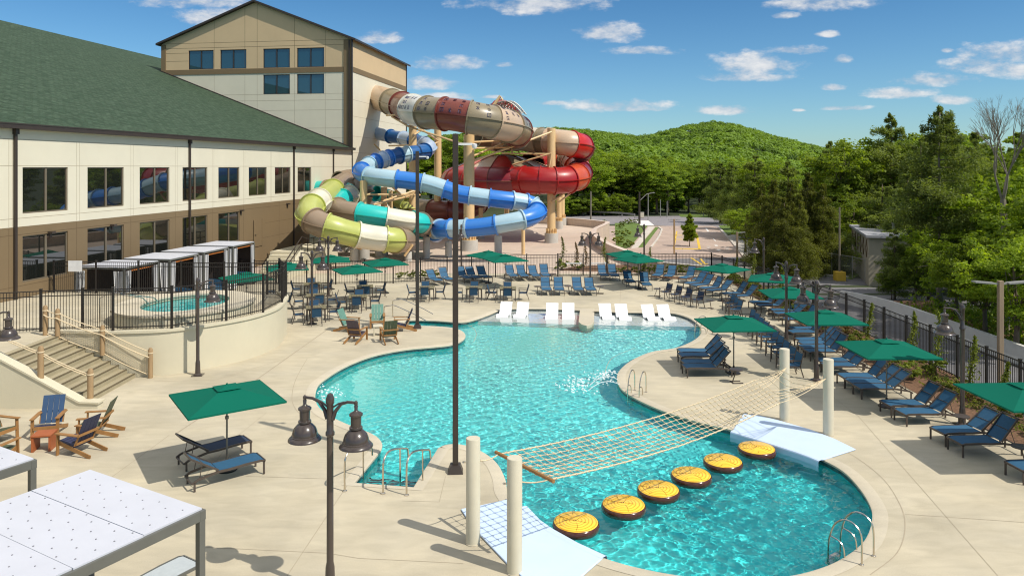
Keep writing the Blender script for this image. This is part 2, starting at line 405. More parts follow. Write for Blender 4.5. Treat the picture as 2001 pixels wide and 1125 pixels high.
def area(p): return sum(p[i][0]*p[(i+1)%len(p)][1]-p[(i+1)%len(p)][0]*p[i][1] for i in range(len(p)))/2
if area(pool) < 0: pool.reverse()
def offset(poly, d):
    n = len(poly); out = []
    for i in range(n):
        a = Vector(poly[i-1]); b = Vector(poly[(i+1)%n]); t = (b-a).normalized()
        out.append((poly[i][0]+t.y*d, poly[i][1]-t.x*d))      # outward for ccw
    return out
def deck_with_hole(outer, hole, z, z0):
    n = len(outer); m = len(hole)
    tri = tessellate_polygon([[Vector((*p,0)) for p in outer],[Vector((*p,0)) for p in hole]])
    al = outer+hole; mb = MB(); fs = []
    for a,b,c in tri:
        A,B_,C_ = al[a],al[b],al[c]
        if (B_[0]-A[0])*(C_[1]-A[1])-(C_[0]-A[0])*(B_[1]-A[1]) < 0: b,c = c,b
        fs.append((a,b,c))
    mb.add([(p[0],p[1],z) for p in al], fs)
    mb.add([(p[0],p[1],z) for p in outer]+[(p[0],p[1],z0) for p in outer], [(i,n+i,n+(i+1)%n,(i+1)%n) for i in range(n)])
    return mb
struct(deck_with_hole([(-34,-5),(17,-5),(17,56),(-34,56)], pool, 0, -2.2).build('pool_deck', M['deck']))
# coping: lighter band with a rounded lip, its joint line
n = len(pool); ring = offset(pool, -.03)
rim = MB()
o1 = offset(pool, .30)
zz = [.006+.004*i/n for i in range(n)]
rim.add([(p[0],p[1],zz[i]) for i,p in enumerate(o1)]+[(p[0],p[1],.014) for p in offset(pool,.02)]+[(p[0],p[1],-.006) for p in ring]+[(p[0],p[1],-.055) for p in ring]+[(p[0],p[1],-.055) for p in offset(pool,.03)],
        [(k*n+i,k*n+(i+1)%n,(k+1)*n+(i+1)%n,(k+1)*n+i) for k in range(4) for i in range(n)])
struct(rim.build('coping', M['coping'], smooth=True))
jn = MB()
def joint(pts, w=.016, z=.004):
    pts = [Vector(p) for p in pts]
    for a,b in zip(pts,pts[1:]):
        t = (b-a).normalized(); q = Vector((-t.y,t.x))*w/2
        jn.add([(a.x-q.x,a.y-q.y,z),(b.x-q.x,b.y-q.y,z),(b.x+q.x,b.y+q.y,z),(a.x+q.x,a.y+q.y,z)],[(0,1,2,3)])
jl = crom(px2([(1480,812),(1560,838),(1650,880),(1720,930),(1758,985),(1768,1030),(1752,1080),(1700,1122)]),6,False)
joint(jl, .022)
joint(px2([(1676,812),(1950,1125)])); joint(px2([(1768,1004),(2001,1020)])); joint(px2([(1478,664),(1676,812)]))
joint(px2([(640,643),(500,742),(345,846)]),.05,.0045); joint(px2([(330,850),(0,1090)]),.02)
joint(px2([(700,915),(560,1125)])); joint(px2([(480,930),(640,935)])); joint(px2([(390,1068),(640,1080),(700,1090)]))
joint(px2([(785,978),(858,980),(870,930)]),.012); joint(px2([(520,806),(450,862),(400,930)]),.012)
joint(crom(px2([(600,700),(578,740),(570,775),(578,800),(604,822)]),5,False),.02)
joint(crom(px2([(1211,590),(1213,560),(1212,545)]),3,False)); joint(px2([(1106,603),(1098,545)])); joint(px2([(1213,566),(1500,640)])); 
joint(crom(px2([(925,668),(930,650),(915,635),(870,628)]),5,False),.02)
joint(px2([(640,580),(1060,600)])); joint(crom(px2([(1181,730),(1195,700),(1240,680)]),5,False),.02)
joint(px2([(300,745),(420,742),(560,700)])); joint(px2([(700,1090),(905,1100)]))
struct(jn.build('deck_joints', M['joint']))
# ------------------------------------------------------------ pool shell
wall = MB()
def band(z0, z1, d=0.0):
    pp = offset(pool, d)
    mb = MB(); mb.add([(p[0],p[1],z0) for p in pp]+[(p[0],p[1],z1) for p in pp], [((i+1)%n,i,n+i,n+(i+1)%n) for i in range(n)]); return mb
DEP = -1.1; WL = -.14
w_ = struct(band(DEP-.3, -.22).build('pool_wall', M['plaster']))
t_ = struct(band(-.22, -.055).build('pool_tile_band', M['tile']))
fl = MB(); tri = tessellate_polygon([[Vector((*p,0)) for p in pool]])
fo = []
for a,b,c in tri:
    A,B_,C_ = pool[a],pool[b],pool[c]
    if (B_[0]-A[0])*(C_[1]-A[1])-(C_[0]-A[0])*(B_[1]-A[1]) < 0: b,c = c,b
    fo.append((a,b,c))
fl.add([(p[0],p[1],DEP) for p in pool], fo)
floor = struct(fl.build('pool_floor', M['basin']))
front = px2([(925,629),(1047,633),(1100,635),(1160,636.5),(1260,638.5),(1369,640)], -.2)
y0 = [q[1] for q in front]
back = [(front[-1][0]+.8, 37.0),(10.5,42.8),(-3.0,42.8),(front[0][0]-.3,front[0][1]+.05)]
ledge = struct(MB().prism(front+back, DEP+.01, -.19).build('sun_ledge', M['ledge']))
plank = px2([(1130,629),(1136,634),(1146,636.5),(1156,634),(1160,628),(1161,603),(1133,603)])
struct(MB().prism(plank, DEP+.02, .012).build('ledge_walkway', M['coping'], bevel=.02))
# the step treads in the square corner and at the inlet
st = MB(); A_,B2 = Vector(P(809,952)), Vector(P(690,943)); dn = Vector((0.12,1,0)).normalized()
for k in range(4):
    a = A_ + dn*(.0+.34*k); b = B2 + dn*(.0+.34*k)
    e = (a-b).normalized()*1.3
    q = [(p.x,p.y) for p in (b-e*.0, a+e*.0, a+dn*.34+e*.15, b+dn*.34)]
    st.prism(q, DEP+.02+.001*k, -.34-.2*k)
for k in range(3):
    x = P(797,631).x + .35*k
    st.prism([(x,37.0),(x+.35,37.0),(x+.35,39.4),(x,39.4)], DEP+.03, -.3-.2*k)
steps = struct(st.build('pool_steps', M['plaster']))
sn = MB()
for k in range(4):
    a = A_ + dn*(.33+.34*k); b = B2 + dn*(.33+.34*k); z = -.335-.2*k
    sn.bar((a.x,a.y,z),(b.x,b.y,z),.09,.014)
struct(sn.build('step_edge_tiles', M['tile']))
# ------------------------------------------------------------ water with real ripples
def inside(px_, py_, poly):
    ins = np.zeros(px_.shape, bool); m = len(poly)
    for i in range(m):
        x1,y1 = poly[i]; x2,y2 = poly[(i+1)%m]
        c = ((y1 > py_) != (y2 > py_)) & (px_ < (x2-x1)*(py_-y1)/((y2-y1)+1e-12)+x1)
        ins ^= c
    return ins
def waterfield(X, Y, seed, amp=1.0):
    rng = np.random.default_rng(seed); Z = np.zeros_like(X)
    wob = .25*np.sin(X*.9+Y*.5)+.2*np.sin(Y*1.3-X*.7)
    mod = .74+.36*np.sin(X*.35+1.2+.5*np.sin(Y*.4))*np.sin(Y*.28+.5+.6*np.sin(X*.3))+.20*np.sin(X*.9-Y*.6+np.sin(Y*.7))
    for k in range(70):
        lam = .105*(.66/.105)**rng.uniform(0,1); th = rng.uniform(0, 2*PI); k2 = 2*PI/lam
        Z += .0036*amp*lam**1.05*np.sin(k2*((X+wob*.15)*math.cos(th)+(Y+wob*.12)*math.sin(th))+rng.uniform(0,6.3))
    return Z*mod
def water_mesh(name, poly, z, step, seed, amp=1.0, ledge_y=None):
    x0,x1 = min(p[0] for p in poly)-.25, max(p[0] for p in poly)+.25
    y0,y1 = min(p[1] for p in poly)-.25, max(p[1] for p in poly)+.25
    X,Y = np.meshgrid(np.arange(x0,x1,step), np.arange(y0,y1,step))
    Z = waterfield(X,Y,seed,amp) + z
    if ledge_y is not None:
        far = np.clip((Y-18.5)/6,0,1); Z = z + (Z-z)*(1.3-.86*far)
        k = np.clip((Y-ledge_y)/1.5,0,1); Z = z + (Z-z)*(1-.75*k)
    ny_,nx_ = X.shape; v = np.stack([X,Y,Z],-1).reshape(-1,3)
    idx = np.arange(nx_*ny_).reshape(ny_,nx_)
    big = offset(poly, .12)
    ok = inside(X+step/2, Y+step/2, big)[:-1,:-1]
    q = np.stack([idx[:-1,:-1],idx[:-1,1:],idx[1:,1:],idx[1:,:-1]],-1)[ok]
    used = np.unique(q); remap = np.full(len(v),-1); remap[used] = np.arange(len(used))
    me = npmesh(name, v[used], remap[q], M['water'], smooth=True)
    o = bpy.data.objects.new(name, me); COL.objects.link(o); return struct(o)
water = water_mesh('pool_water', pool, WL, .026, 3, ledge_y=min(y0)+.2)
water.cycles.is_caustics_caster = True
for o in (w_, floor, ledge, steps, t_): o.cycles.is_caustics_receiver = True
# foam from the jets and the arcs of water
def splash(name, label, c, nblob, spread, seed, arcs=()):
    rr = random.Random(seed); mb = MB()
    for _ in range(nblob):
        x = c[0]+rr.gauss(0,spread[0]); y = c[1]+rr.gauss(0,spread[1]); s = rr.uniform(.01,.035)
        mb.lathe([(0,-.01),(s,-.01),(s*.8,.012),(0,.022)],(x,y,WL+rr.uniform(0,.03)),6,rr.uniform(1,2.2),rr.uniform(.5,1))
    for a,b,hh in arcs:
        a = Vector(a); b = Vector(b)
        for _ in range(16):
            t = rr.uniform(.05,1); p = a.lerp(b,t)+Vector((rr.gauss(0,.03),rr.gauss(0,.03),hh*4*t*(1-t)+.02)); s = rr.uniform(.008,.02)
            mb.lathe([(0,-s),(s,0),(0,s)],p,5)
        mb.tube([a.lerp(b,t/8)+Vector((0,0,hh*4*(t/8)*(1-t/8))) for t in range(9)],[.010+.006*t/8 for t in range(9)],5)
    o = mb.build(name, M['foam'], smooth=True); tag(o, label, 'water splash'); o['kind'] = 'stuff'; return o
c = P(1128,752,WL); splash('water_foam','white foam breaking on the water left of the peninsula tip', c, 90, (.28,.55), 1)
c = P(640,768,WL); splash('water_foam','white foam of a jet by the left edge of the pool', c, 50, (.3,.5), 2)
a = [P(1209,733,.0), P(1208,742,.0), P(1212,752,0)]
splash('water_jet','thin arcs of water spouting from the tip of the peninsula into the pool', P(1180,735,WL), 60, (.35,.5), 3, [(p, (p.x-1.0-.1*i, p.y-.2, WL), .22) for i,p in enumerate(a)])

# ------------------------------------------------------------ pad, roads, lot
padpoly = [(-34,56.02),(17,56.02)] + px2([(1290,533),(1240,517),(1200,502),(1178,490),(1163,478),(1159,467),(1172,455),(1187,447),(1171,445.5),(1136,442),(1099,439)]) + [(0,108),(-34,108)]
struct(MB().prism(padpoly, -2.2, .0).build('slide_plaza', M['pad']))
lots = MB().prism([(4,73),(P(1453,501,-1.4).x,78),(P(1404,445,-1.4).x,115.5),(P(1404,445,-1.4).x,119),(10,119)],-1.5,-1.385,False)
struct(lots.build('parking_lot', M['lot']))
def strip(x0, x1, y0_, y1_, dz, name, m, nx_=4, ny_=30):
    mb = MB(); v = []
    for j in range(ny_+1):
        for i in range(nx_+1):
            x = x0+(x1-x0)*i/nx_; y = y0_+(y1_-y0_)*j/ny_; v.append((x,y,G(x,y)+dz))
    mb.add(v, [(j*(nx_+1)+i,j*(nx_+1)+i+1,(j+1)*(nx_+1)+i+1,(j+1)*(nx_+1)+i) for j in range(ny_) for i in range(nx_)])
    return struct(mb.build(name, m))
strip(17.02, 21.35, -5, 46, .02, 'service_drive', M['asphalt'], 4, 51)
strip(17.02, 31, 46, 58, .02, 'service_drive', M['asphalt'], 6, 14)
kr = px2([(1453,501),(1474,517),(1517,527),(1570,535),(1658,543)],-1.4)
ap = [(6,58),(30,58)] + [(kr[-1][0]+4,kr[-1][1]-1.0)] + kr[::-1] + [(24.5,78)] + [(6,78)]
struct(MB().prism(ap, -1.5, -1.392, False).build('drive_apron', M['asphalt']))
far = px2([(1050,438),(1200,438),(1290,441),(1404,446),(1600,452),(1600,424),(1404,421),(1240,423),(1100,418),(1000,416)],-1.4)
struct(MB().prism(far, -1.5, -1.388, False).build('road', M['road']))
def kerbline(pts, w, h, name, m, z=-1.4):
    mb = MB(); pts = [Vector((p[0],p[1])) for p in pts]
    for a,b in zip(pts,pts[1:]): mb.bar((a.x,a.y,z+h/2),(b.x,b.y,z+h/2),w,h)
    return struct(mb.build(name, m))
kerbline(px2([(1404,445),(1430,473)],-1.4)+kr, .3, .14, 'kerb', M['kerb'])
kerbline(px2([(1286,444),(1293,449),(1289,460),(1283,470),(1272,484)],-1.4), .25, .14, 'kerb', M['kerb'])
struct(MB().prism(px2([(1201,436),(1240,435),(1265,442),(1230,484),(1203,490)],-1.4)[::-1], -1.5, -1.372,False).build('lawn', M['grass']))
struct(MB().prism(px2([(1267,443),(1279,443),(1246,484),(1232,486)],-1.4)[::-1], -1.5, -1.376,False).build('pavement', M['kerb']))
struct(MB().prism(px2([(1281,443.5),(1286,446),(1258,483),(1246.5,484)],-1.4)[::-1], -1.5, -1.37,False).build('verge', M['grass']))
struct(MB().prism(px2([(1404,441),(1450,440),(1470,455),(1418,459)],-1.4)[::-1], -1.5, -1.36,False).build('verge', M['grass']))
struct(MB().prism(px2([(1330,424),(1400,426),(1400,421),(1325,419)],-1.4)[::-1], -1.5, -1.36,False).build('verge', M['grass']))
struct(MB().prism([(21.6,-5),(26,-5),(26,46),(21.6,46)], -.6, -.27).build('verge', M['soil']))
pk = px2([(1420,461),(1450,455),(1494,517),(1478,515),(1458,500)],-1.4)
struct(MB().prism(pk, -1.5, -1.37,False).build('pavement', M['kerb']))
bed0 = px2([(1495,518),(1540,516),(1680,536),(1665,546),(1570,534)],-1.4)
struct(MB().prism(bed0, -1.5, -1.365,False).build('verge', M['grass']))
pt = MB(); py_ = MB()
def line(mb, a, b, w=.12, z=-1.376):
    a = P(*a,-1.4); b = P(*b,-1.4); t = (b-a).normalized(); q = Vector((-t.y,t.x,0))*w/2
    mb.add([(p.x,p.y,z) for p in (a-q,b-q,b+q,a+q)],[(0,1,2,3)])
line(pt,(1355,452),(1400,453),.2); line(pt,(1379,446),(1384,453),.25); line(pt,(1393,466),(1398,472)); line(pt,(1398,472),(1440,471),.2)
for a,b in (((1380,482),(1388,482)),((1382,485),(1386,485)),((1416,484),(1424,484)),((1418,487),(1423,487)),((1402,488),(1406,490)),((1398,479),(1400,481)),((1360,452),(1366,452))): line(pt,a,b,.35)
line(pt,(1254,431),(1265,441),2.2,-1.37); line(pt,(1233,435),(1246,429),.3)
struct(pt.build('road_markings', M['white_paint']))
isl = [(1322,452),(1316,486),(1333,486),(1367,487),(1360,455)]
for a,b in zip(isl[1:],isl[2:]): line(py_,a,b,.3 if abs(a[1]-b[1])>5 else .8)
line(py_,(1318,460),(1333,460),.7); line(py_,(1318,468),(1333,468),.7); line(py_,(1322,452),(1316,486),.2)
for a,b in (((1350,504),(1372,518)),((1369,506),(1376,515)),((1372,518),(1383,515)),((1395,530),(1425,546)),((1283,515),(1300,522))): line(py_,a,b,.22,-1.38)
struct(py_.build('road_markings', M['yellow_paint']))
# curved parapet of the slide plaza
def wallpath(pts, thick, z0, z1):
    pp = [Vector(p) for p in crom(pts, 5, closed=False)]; L_ = []; R_ = []
    for i,p in enumerate(pp):
        t = (pp[min(i+1,len(pp)-1)]-pp[max(i-1,0)]).normalized(); nrm = Vector((-t.y,t.x))*thick/2
        L_.append((p.x+nrm.x,p.y+nrm.y)); R_.append((p.x-nrm.x,p.y-nrm.y))
    mb = MB(); m = len(pp)
    v = [(x,y,z0) for x,y in L_]+[(x,y,z1) for x,y in L_]+[(x,y,z1) for x,y in R_]+[(x,y,z0) for x,y in R_]
    fs = [(k*m+i,(k+1)*m+i,(k+1)*m+i+1,k*m+i+1) for k in range(3) for i in range(m-1)]
    fs += [(0,3*m,2*m,m),(m-1,2*m-1,3*m-1,4*m-1)]
    return mb.add(v, fs)
t = thing('parapet_wall','curved tan parapet wall swinging round the slide plaza beside the lawn','wall',(20,80,0))
wallpath(px2([(1050,436),(1099,439),(1136,442),(1171,446),(1187,449),(1176,456),(1163,463),(1160,472),(1166,481),(1180,491),(1202,503),(1242,519),(1290,535)]), .45, -2.2, .93).build('wall', M['pad'], t, world=True)
wallpath(px2([(1050,436),(1099,439),(1136,442),(1171,446),(1187,449),(1176,456),(1163,463),(1160,472),(1166,481),(1180,491),(1202,503),(1242,519),(1290,535)]), .53, .93, 1.0).build('cap', concrete('wall_cap',(.64,.52,.43),.05), t, world=True)
t = thing('parapet_wall','low tan edge wall running down behind the gate to the fence corner','wall',(14,56,0))
wallpath([(8.9,66),(11.5,61),(15.5,57.6),(18.6,56.9)], .35, -1.6, .28).build('wall', M['coping'], t, world=True)
wallpath([(8.9,66),(11.5,61),(15.5,57.6),(18.6,56.9)], .41, .28, .34).build('cap', M['kerb'], t, world=True)
# concrete barrier beside the drive
t = thing('barrier_wall','long pale concrete barrier wall between the service drive and the woods','wall',(21.5,20,-.3))
mb = MB(); yy = [-4+2*k for k in range(27)]
sec = [(-.30,0),(-.26,.10),(-.14,.32),(-.10,.82),(.10,.82),(.14,.32),(.26,.10),(.30,0)]
vs = []
for y in yy:
    x = 21.55-.012*max(0,y-30)
    for a,b in sec: vs.append((x+a,y,G(22,y)-.2+ (b*1.02 if b else 0)+.16))
m8 = len(sec)
mb.add(vs, [(i*m8+k,i*m8+k+1,(i+1)*m8+k+1,(i+1)*m8+k) for i in range(len(yy)-1) for k in range(m8-1)]+[tuple(range(m8)),tuple((len(yy)-1)*m8+k for k in range(m8-1,-1,-1))])
mb.build('wall', M['barrier'], t, world=True)
gp = MB()
for k in range(1,9): gp.box(21.44,2+6*k,G(22,2+6*k)+.3,21.66,2.025+6*k,G(22,2+6*k)+.785)
gp.build('joint_gap', M['panelgap'], t, world=True)
# mulch bed along the right fence
struct(MB().prism([(14.75,8),(16.98,8),(16.98,54),(15.3,53.5),(14.9,46),(14.55,33),(14.3,27),(14.6,21)], -.05, .012).build('planting_bed', M['soil']))
struct(MB().prism([(9.5,54.5),(14.9,54.2),(15.2,52.6),(13,52.7),(11,53.4)], -.05, .012).build('planting_bed', M['soil']))
struct(MB().prism([(3.6,57.6),(10,56.3),(9.5,61),(5,60)], -.05, .012).build('planting_bed', M['soil']))

# ------------------------------------------------------------ low building
UD = R(-8.24)
def winbars(mb, x, y0_, y1_, z0, z1, w=.07, mull=True):
    mb.box(x-.06,y0_,z0,x,y0_+w,z1); mb.box(x-.06,y1_-w,z0,x,y1_,z1)
    mb.box(x-.06,y0_+w,z0,x,y1_-w,z0+w); mb.box(x-.06,y0_+w,z1-w,x,y1_-w,z1)
    if mull: ym = (y0_+y1_)/2+.05; mb.box(x-.055,ym-.06,z0+w,x+.005,ym+.06,z1-w)
bld = thing('resort_building','long two-storey hall, cream over brown, under a huge green shingle roof','building',(-29.28,0,0),UD)
UP = [(36.78+4.49*k-4.49, 36.78+4.49*k+3.03-4.49) for k in range(0,9)]
LO = [(a,b) for a,b in UP[:6]]
def wallgrid(y0_, y1_, z0, z1, holes, x=0, face=1):
    """wall in the plane x, split around rectangular openings, with reveals"""
    mb = MB(); cur = y0_; F4 = [(0,1,2,3)]
    def q(a,b,c,d):
        if b-a > 1e-4 and d-c > 1e-4: mb.add([(x,a,c),(x,b,c),(x,b,d),(x,a,d)],F4)
    for a,b,c,d in sorted(holes):
        q(cur,a,z0,z1); q(a,b,z0,c); q(a,b,d,z1); cur = b
        e = x-.14
        mb.add([(x,a,c),(x,b,c),(e,b,c),(e,a,c)],F4); mb.add([(x,a,d),(e,a,d),(e,b,d),(x,b,d)],F4)
        mb.add([(x,a,c),(e,a,c),(e,a,d),(x,a,d)],F4); mb.add([(x,b,c),(x,b,d),(e,b,d),(e,b,c)],F4)
    q(cur,y1_,z0,z1); return mb
Y0,Y1 = 18,82.0
wallgrid(Y0,Y1,5.1,10.0,[(a,b,5.72,8.0) for a,b in UP]).build('upper_wall', M['cream'], bld)
dy0,dy1 = 60.0,61.3
wallgrid(Y0,Y1,-.3,5.1,[(a,b,2.35,4.62) for a,b in LO],x=.0).build('lower_wall', M['brown'], bld)
jg = MB()
for z in (9.35,8.06,5.5): jg.box(0,Y0,z,.004,Y1,z+.025)
for a,b in UP:
    for y in (a-.62,b+.62): jg.box(0,y,5.12,.003,y+.02,9.34)
jg.build('panel_joint', M['panelgap'], bld)
jg = MB()
for z in (4.7,2.2,3.4): jg.box(0,Y0 if z!=3.4 else 62,z,.003,Y1,z+.025)
for a,b in LO: jg.box(0,b+.62,.0,.004,b+.64,5.05)
for y in (64.5,68.5,72.5): jg.box(0,y,.0,.004,y+.02,5.05)
jg.build('panel_joint', M['bgap'], bld)
for a,b in UP:
    f = MB(); winbars(f,-.06,a,b,5.72,8.0); f = f.build('window', M['frame'], bld)
    MB().add([(-.1,a+.05,5.76),(-.1,b-.05,5.76),(-.1,b-.05,7.96),(-.1,a+.05,7.96)],[(0,1,2,3)]).build('pane', M['glass'], f)
for a,b in LO:
    f = MB(); winbars(f,-.06,a,b,2.35,4.62); f = f.build('window', M['frame'], bld)
    MB().add([(-.1,a+.05,2.4),(-.1,b-.05,2.4),(-.1,b-.05,4.58),(-.1,a+.05,4.58)],[(0,1,2,3)]).build('pane', M['glass'], f)
for yz in (31.8,36.27,50.98,67.3,76.6):
    d = MB().box(.02,yz-.07,-.2,.13,yz+.07,9.82); d.box(-.0,yz-.11,9.6,.2,yz+.11,9.86)
    d.build('downpipe', M['trim'], bld)
gt = MB(); gt.box(.0,Y0,9.86,.42,Y1+.1,10.06); gt.box(.30,Y0,10.06,.44,Y1+.1,10.12); gt.build('gutter', M['trim'], bld)
SL = .387
def rz_(t): return 10.1+SL*t
rf = MB()
rf.add([(.36,Y0,rz_(-.36)),(.36,Y1,rz_(-.36)),(-22.7,Y1,rz_(22.7)),(-22.7,Y0,rz_(22.7))],[(0,1,2,3)])
rf.add([(-22.7,Y0,rz_(22.7)),(-22.7,106,rz_(22.7)),(-33,106,rz_(33)),(-33,Y0,rz_(33))],[(0,1,2,3)])
rf.add([(-33,Y0,rz_(33)),(-33,106,rz_(33)),(-66,106,rz_(0)),(-66,Y0,rz_(0))],[(0,1,2,3)])
rfo = rf.build('roof', M['shingle'], bld)
fl_ = MB(); fl_.bar((.36,Y1+.02,rz_(-.36)+.06),(-22.7,Y1+.02,rz_(22.7)+.06),.14,.12); fl_.build('flashing', M['trim'], bld)
MB().add([(0,Y0,-.3),(0,Y0,10.1),(-33,Y0,22.8),(-66,Y0,10.1),(-66,Y0,-.3)],[(0,1,2,3,4)]).build('gable_wall', M['cream'], bld)
dr = MB(); dr.box(.0,dy0,1.62,.05,dy1,3.72); dr.box(.05,dy0-.08,1.62,.07,dy0,3.8); dr.box(.05,dy1,1.62,.07,dy1+.08,3.8); do = dr.build('door', M['brown'], bld)
MB().bar((.05,dy0+.12,2.6),(.12,dy0+.12,2.6),.05).bar((.11,dy0+.12,2.6),(.11,dy0+.3,2.6),.03).build('handle', M['steel'], do)
for yz in (38.5,43.2,57.4+.5,66.0):
    wl = MB(); wl.box(.01,yz-.12,4.62 if yz<60 else 4.75,.28,yz+.12,4.72 if yz<60 else 4.85); wl.box(.01,yz-.07,4.4 if yz<60 else 4.5,.1,yz+.07,4.62 if yz<60 else 4.75)
    wl.build('wall_lamp', M['bronze'], bld)
# ------------------------------------------------------------ tower building
tw = thing('tower_building','tall gabled cream and tan tower with slides coming out of its side','building',(-29.28,0,0),UD)
TY0,TY1,TW,TX = 82.14,103.0,-22.6,0.0
def tt(px):
    k = (px-CX)/F; return (-17.5-81.3*k)/(.9897+.1433*k)
def frontwall(z0, z1, holes, m, name):
    mb = MB(); cur = TW; y = TY0; F4=[(0,1,2,3)]
    def q(a,b,c,d):
        if b-a>1e-4 and d-c>1e-4: mb.add([(a,y,c),(b,y,c),(b,y,d),(a,y,d)],F4)
    for a,b,c,d in sorted(holes):
        q(cur,a,z0,z1); q(a,b,z0,c); q(a,b,d,z1); cur=b; e=y+.15
        mb.add([(a,y,c),(a,e,c),(b,e,c),(b,y,c)],F4); mb.add([(a,y,d),(b,y,d),(b,e,d),(a,e,d)],F4)
        mb.add([(a,y,c),(a,y,d),(a,e,d),(a,e,c)],F4); mb.add([(b,y,c),(b,e,c),(b,e,d),(b,y,d)],F4)
    q(cur,TX,z0,z1); return mb.build(name, m, tw)
wx = [(368,417),(430,481),(514,566),(580,633)]
WT = [(-tt(a),-tt(b)) for a,b in wx]
frontwall(19.02,22.0,[(a,b,19.05,21.2) for a,b in WT], M['tan'], 'upper_wall')
frontwall(0,18.45,[(a,b,16.1,18.3) for a,b in WT[2:]], M['cream'], 'lower_wall')
g_ = MB(); xm = TW/2; g_.add([(TW,TY0,22.0),(TX,TY0,22.0),(xm,TY0,26.4)],[(0,1,2)]); g_.build('gable', M['tan'], tw)
MB().add([(TX,TY0,0),(TX,TY1,0),(TX,TY1,18.45),(TX,TY0,18.45)],[(0,1,2,3)]).build('side_wall', M['cream'], tw)
MB().add([(TX,TY0,19.02),(TX,TY1,19.02),(TX,TY1,22.05),(TX,TY0,22.05)],[(0,1,2,3)]).build('side_wall', M['tan'], tw)
MB().add([(TW,TY0,0),(TW,TY1,0),(TW,TY1,22),(TW,TY0,22)],[(3,2,1,0)]).add([(TW,TY1,0),(TX,TY1,0),(TX,TY1,22),(xm,TY1,26.4),(TW,TY1,22)],[(4,3,2,1,0)]).build('back_wall', M['cream'], tw)
bb = MB(); bb.box(TW,TY0-.05,18.45,TX+.05,TY0+.2,19.02); bb.box(TX-.2,TY0+.2,18.45,TX+.05,TY1,19.02); bb.build('band', M['brown'], tw)
MB().box(-.95,TY0-.09,9.0,-.02,TY0+.1,22.0).build('pilaster', M['brown'], tw); MB().box(TW-.05,TY0-.09,17,TW+.5,TY0+.1,21.9).build('pilaster', M['brown'], tw)
for q_ in ((-.06,TY0-.16,0,.07,TY0+.03,22.0),(-.35,TY0-.2,9.0,-.22,TY0-.09,21.9),(-.0,TY1-.2,0,.1,TY1,22.0)): MB().box(*q_).build('downpipe', M['trim'], tw)
def roofslab(a, b, th):
    (x0,z0),(x1,z1) = a,b
    return [(x0,TY0-.45,z0),(x1,TY0-.45,z1),(x1,TY1+.4,z1),(x0,TY1+.4,z0),(x0,TY0-.45,z0+th),(x1,TY0-.45,z1+th),(x1,TY1+.4,z1+th),(x0,TY1+.4,z0+th)]
rf = MB(); q6=[(0,3,2,1),(4,5,6,7),(0,1,5,4),(1,2,6,5),(2,3,7,6),(3,0,4,7)]
sl = 4.4/11.3
rf.add(roofslab((xm,26.42),(TX+.5,22.0-.5*sl+.02),.22),q6).add(roofslab((TW-.5,22.0-.5*sl+.02),(xm,26.42),.22),q6)
rf.build('roof', M['trim'], tw)
jg = MB(); f0 = TY0-.004
for z in (20.9,20.0) : jg.box(TW,f0,z,WT[0][0],TY0,z+.03)
jg.box(TW,f0,21.45,TX-.95,TY0,21.48); jg.box(TW,f0,22.0,TX-.95,TY0,22.03)
for px in (413+5,430+48,514-12,566+9,633+2,):
    x = -tt(px); jg.box(x,f0,19.05,x+.03,TY0,22.0+ (11.3-abs(x-xm))*sl-.1)
jg.build('panel_joint', M['bgap'], tw)
jg = MB()
for z in (15.4,14.3,12.3,11.2,16.1): jg.box(TW,f0,z,-.95,TY0,z+.03)
for px in (413+5,478,502,575,635): x=-tt(px); jg.box(x,f0,9,x+.03,TY0,18.4)
for z in (15.4,13.6,11.4,9.6,7): jg.box(TX,TY0,z,TX+.004,TY1,z+.03)
jg.build('panel_joint', M['panelgap'], tw)
def fwin(a,b,c,d):
    f = MB(); w=.07; y=TY0+.08
    f.box(a,y-.03,c,a+w,y+.04,d); f.box(b-w,y-.03,c,b,y+.04,d); f.box(a+w,y-.03,c,b-w,y+.04,c+w); f.box(a+w,y-.03,d-w,b-w,y+.04,d)
    m_=(a+b)/2; f.box(m_-.05,y-.02,c+w,m_+.05,y+.04,d-w)
    fo = f.build('window', M['trim'], tw)
    MB().add([(a+.05,y+.05,c+.05),(b-.05,y+.05,c+.05),(b-.05,y+.05,d-.05),(a+.05,y+.05,d-.05)],[(0,1,2,3)]).build('pane', M['glass_blue'], fo)
for a,b in WT: fwin(a,b,19.05,21.2)
for a,b in WT[2:]: fwin(a,b,16.1,18.3)

# ------------------------------------------------------------ hot tub platform
PH = 1.6
arc = crom(px2([(46,652),(100,653),(158,654),(237,654),(335,650),(427,637),(493,624),(539,607.6),(556,591),(558,583),(546,575)],PH),5,False)
p_wall = [(-26.5,28.6)]+arc+[(-12.6,38.2),(-23.9,38.6),(-25.2,36)]
# stair notch: platform edge left of the stair
SX0,SX1,SY0,SY1 = -17.5,-14.35,25.0,29.0
plat = [(-26.5,24.0),(SX0,24.3),(SX0-.02,28.28),(-16.6,28.5)]+[p for p in arc if p[0]>-16.3]+[(-12.6,38.2),(-23.6,38.4)]
struct(MB().prism(plat, -.2, PH).build('hot_tub_terrace', M['deck']))
pw = thing('retaining_wall','curved cream stucco wall holding up the hot tub terrace','wall',(-13,29,0))
ar2 = [p for p in arc if p[0]>-16.3]; ar2 = [(-17.45,28.42),(-16.8,28.42)]+ar2
cen = Vector((-15,34))
def off(p,d):
    v = (Vector(p)-cen).normalized()*d; return (p[0]+v.x,p[1]+v.y)
o0 = [off(p,-.1) for p in ar2]; o1_ = [off(p,.05) for p in ar2]; o2_ = [off(p,.11) for p in ar2]
MB().prism(o1_+o0[::-1], -.1, PH+.06).build('wall', M['stucco'], pw, world=True, smooth=True)
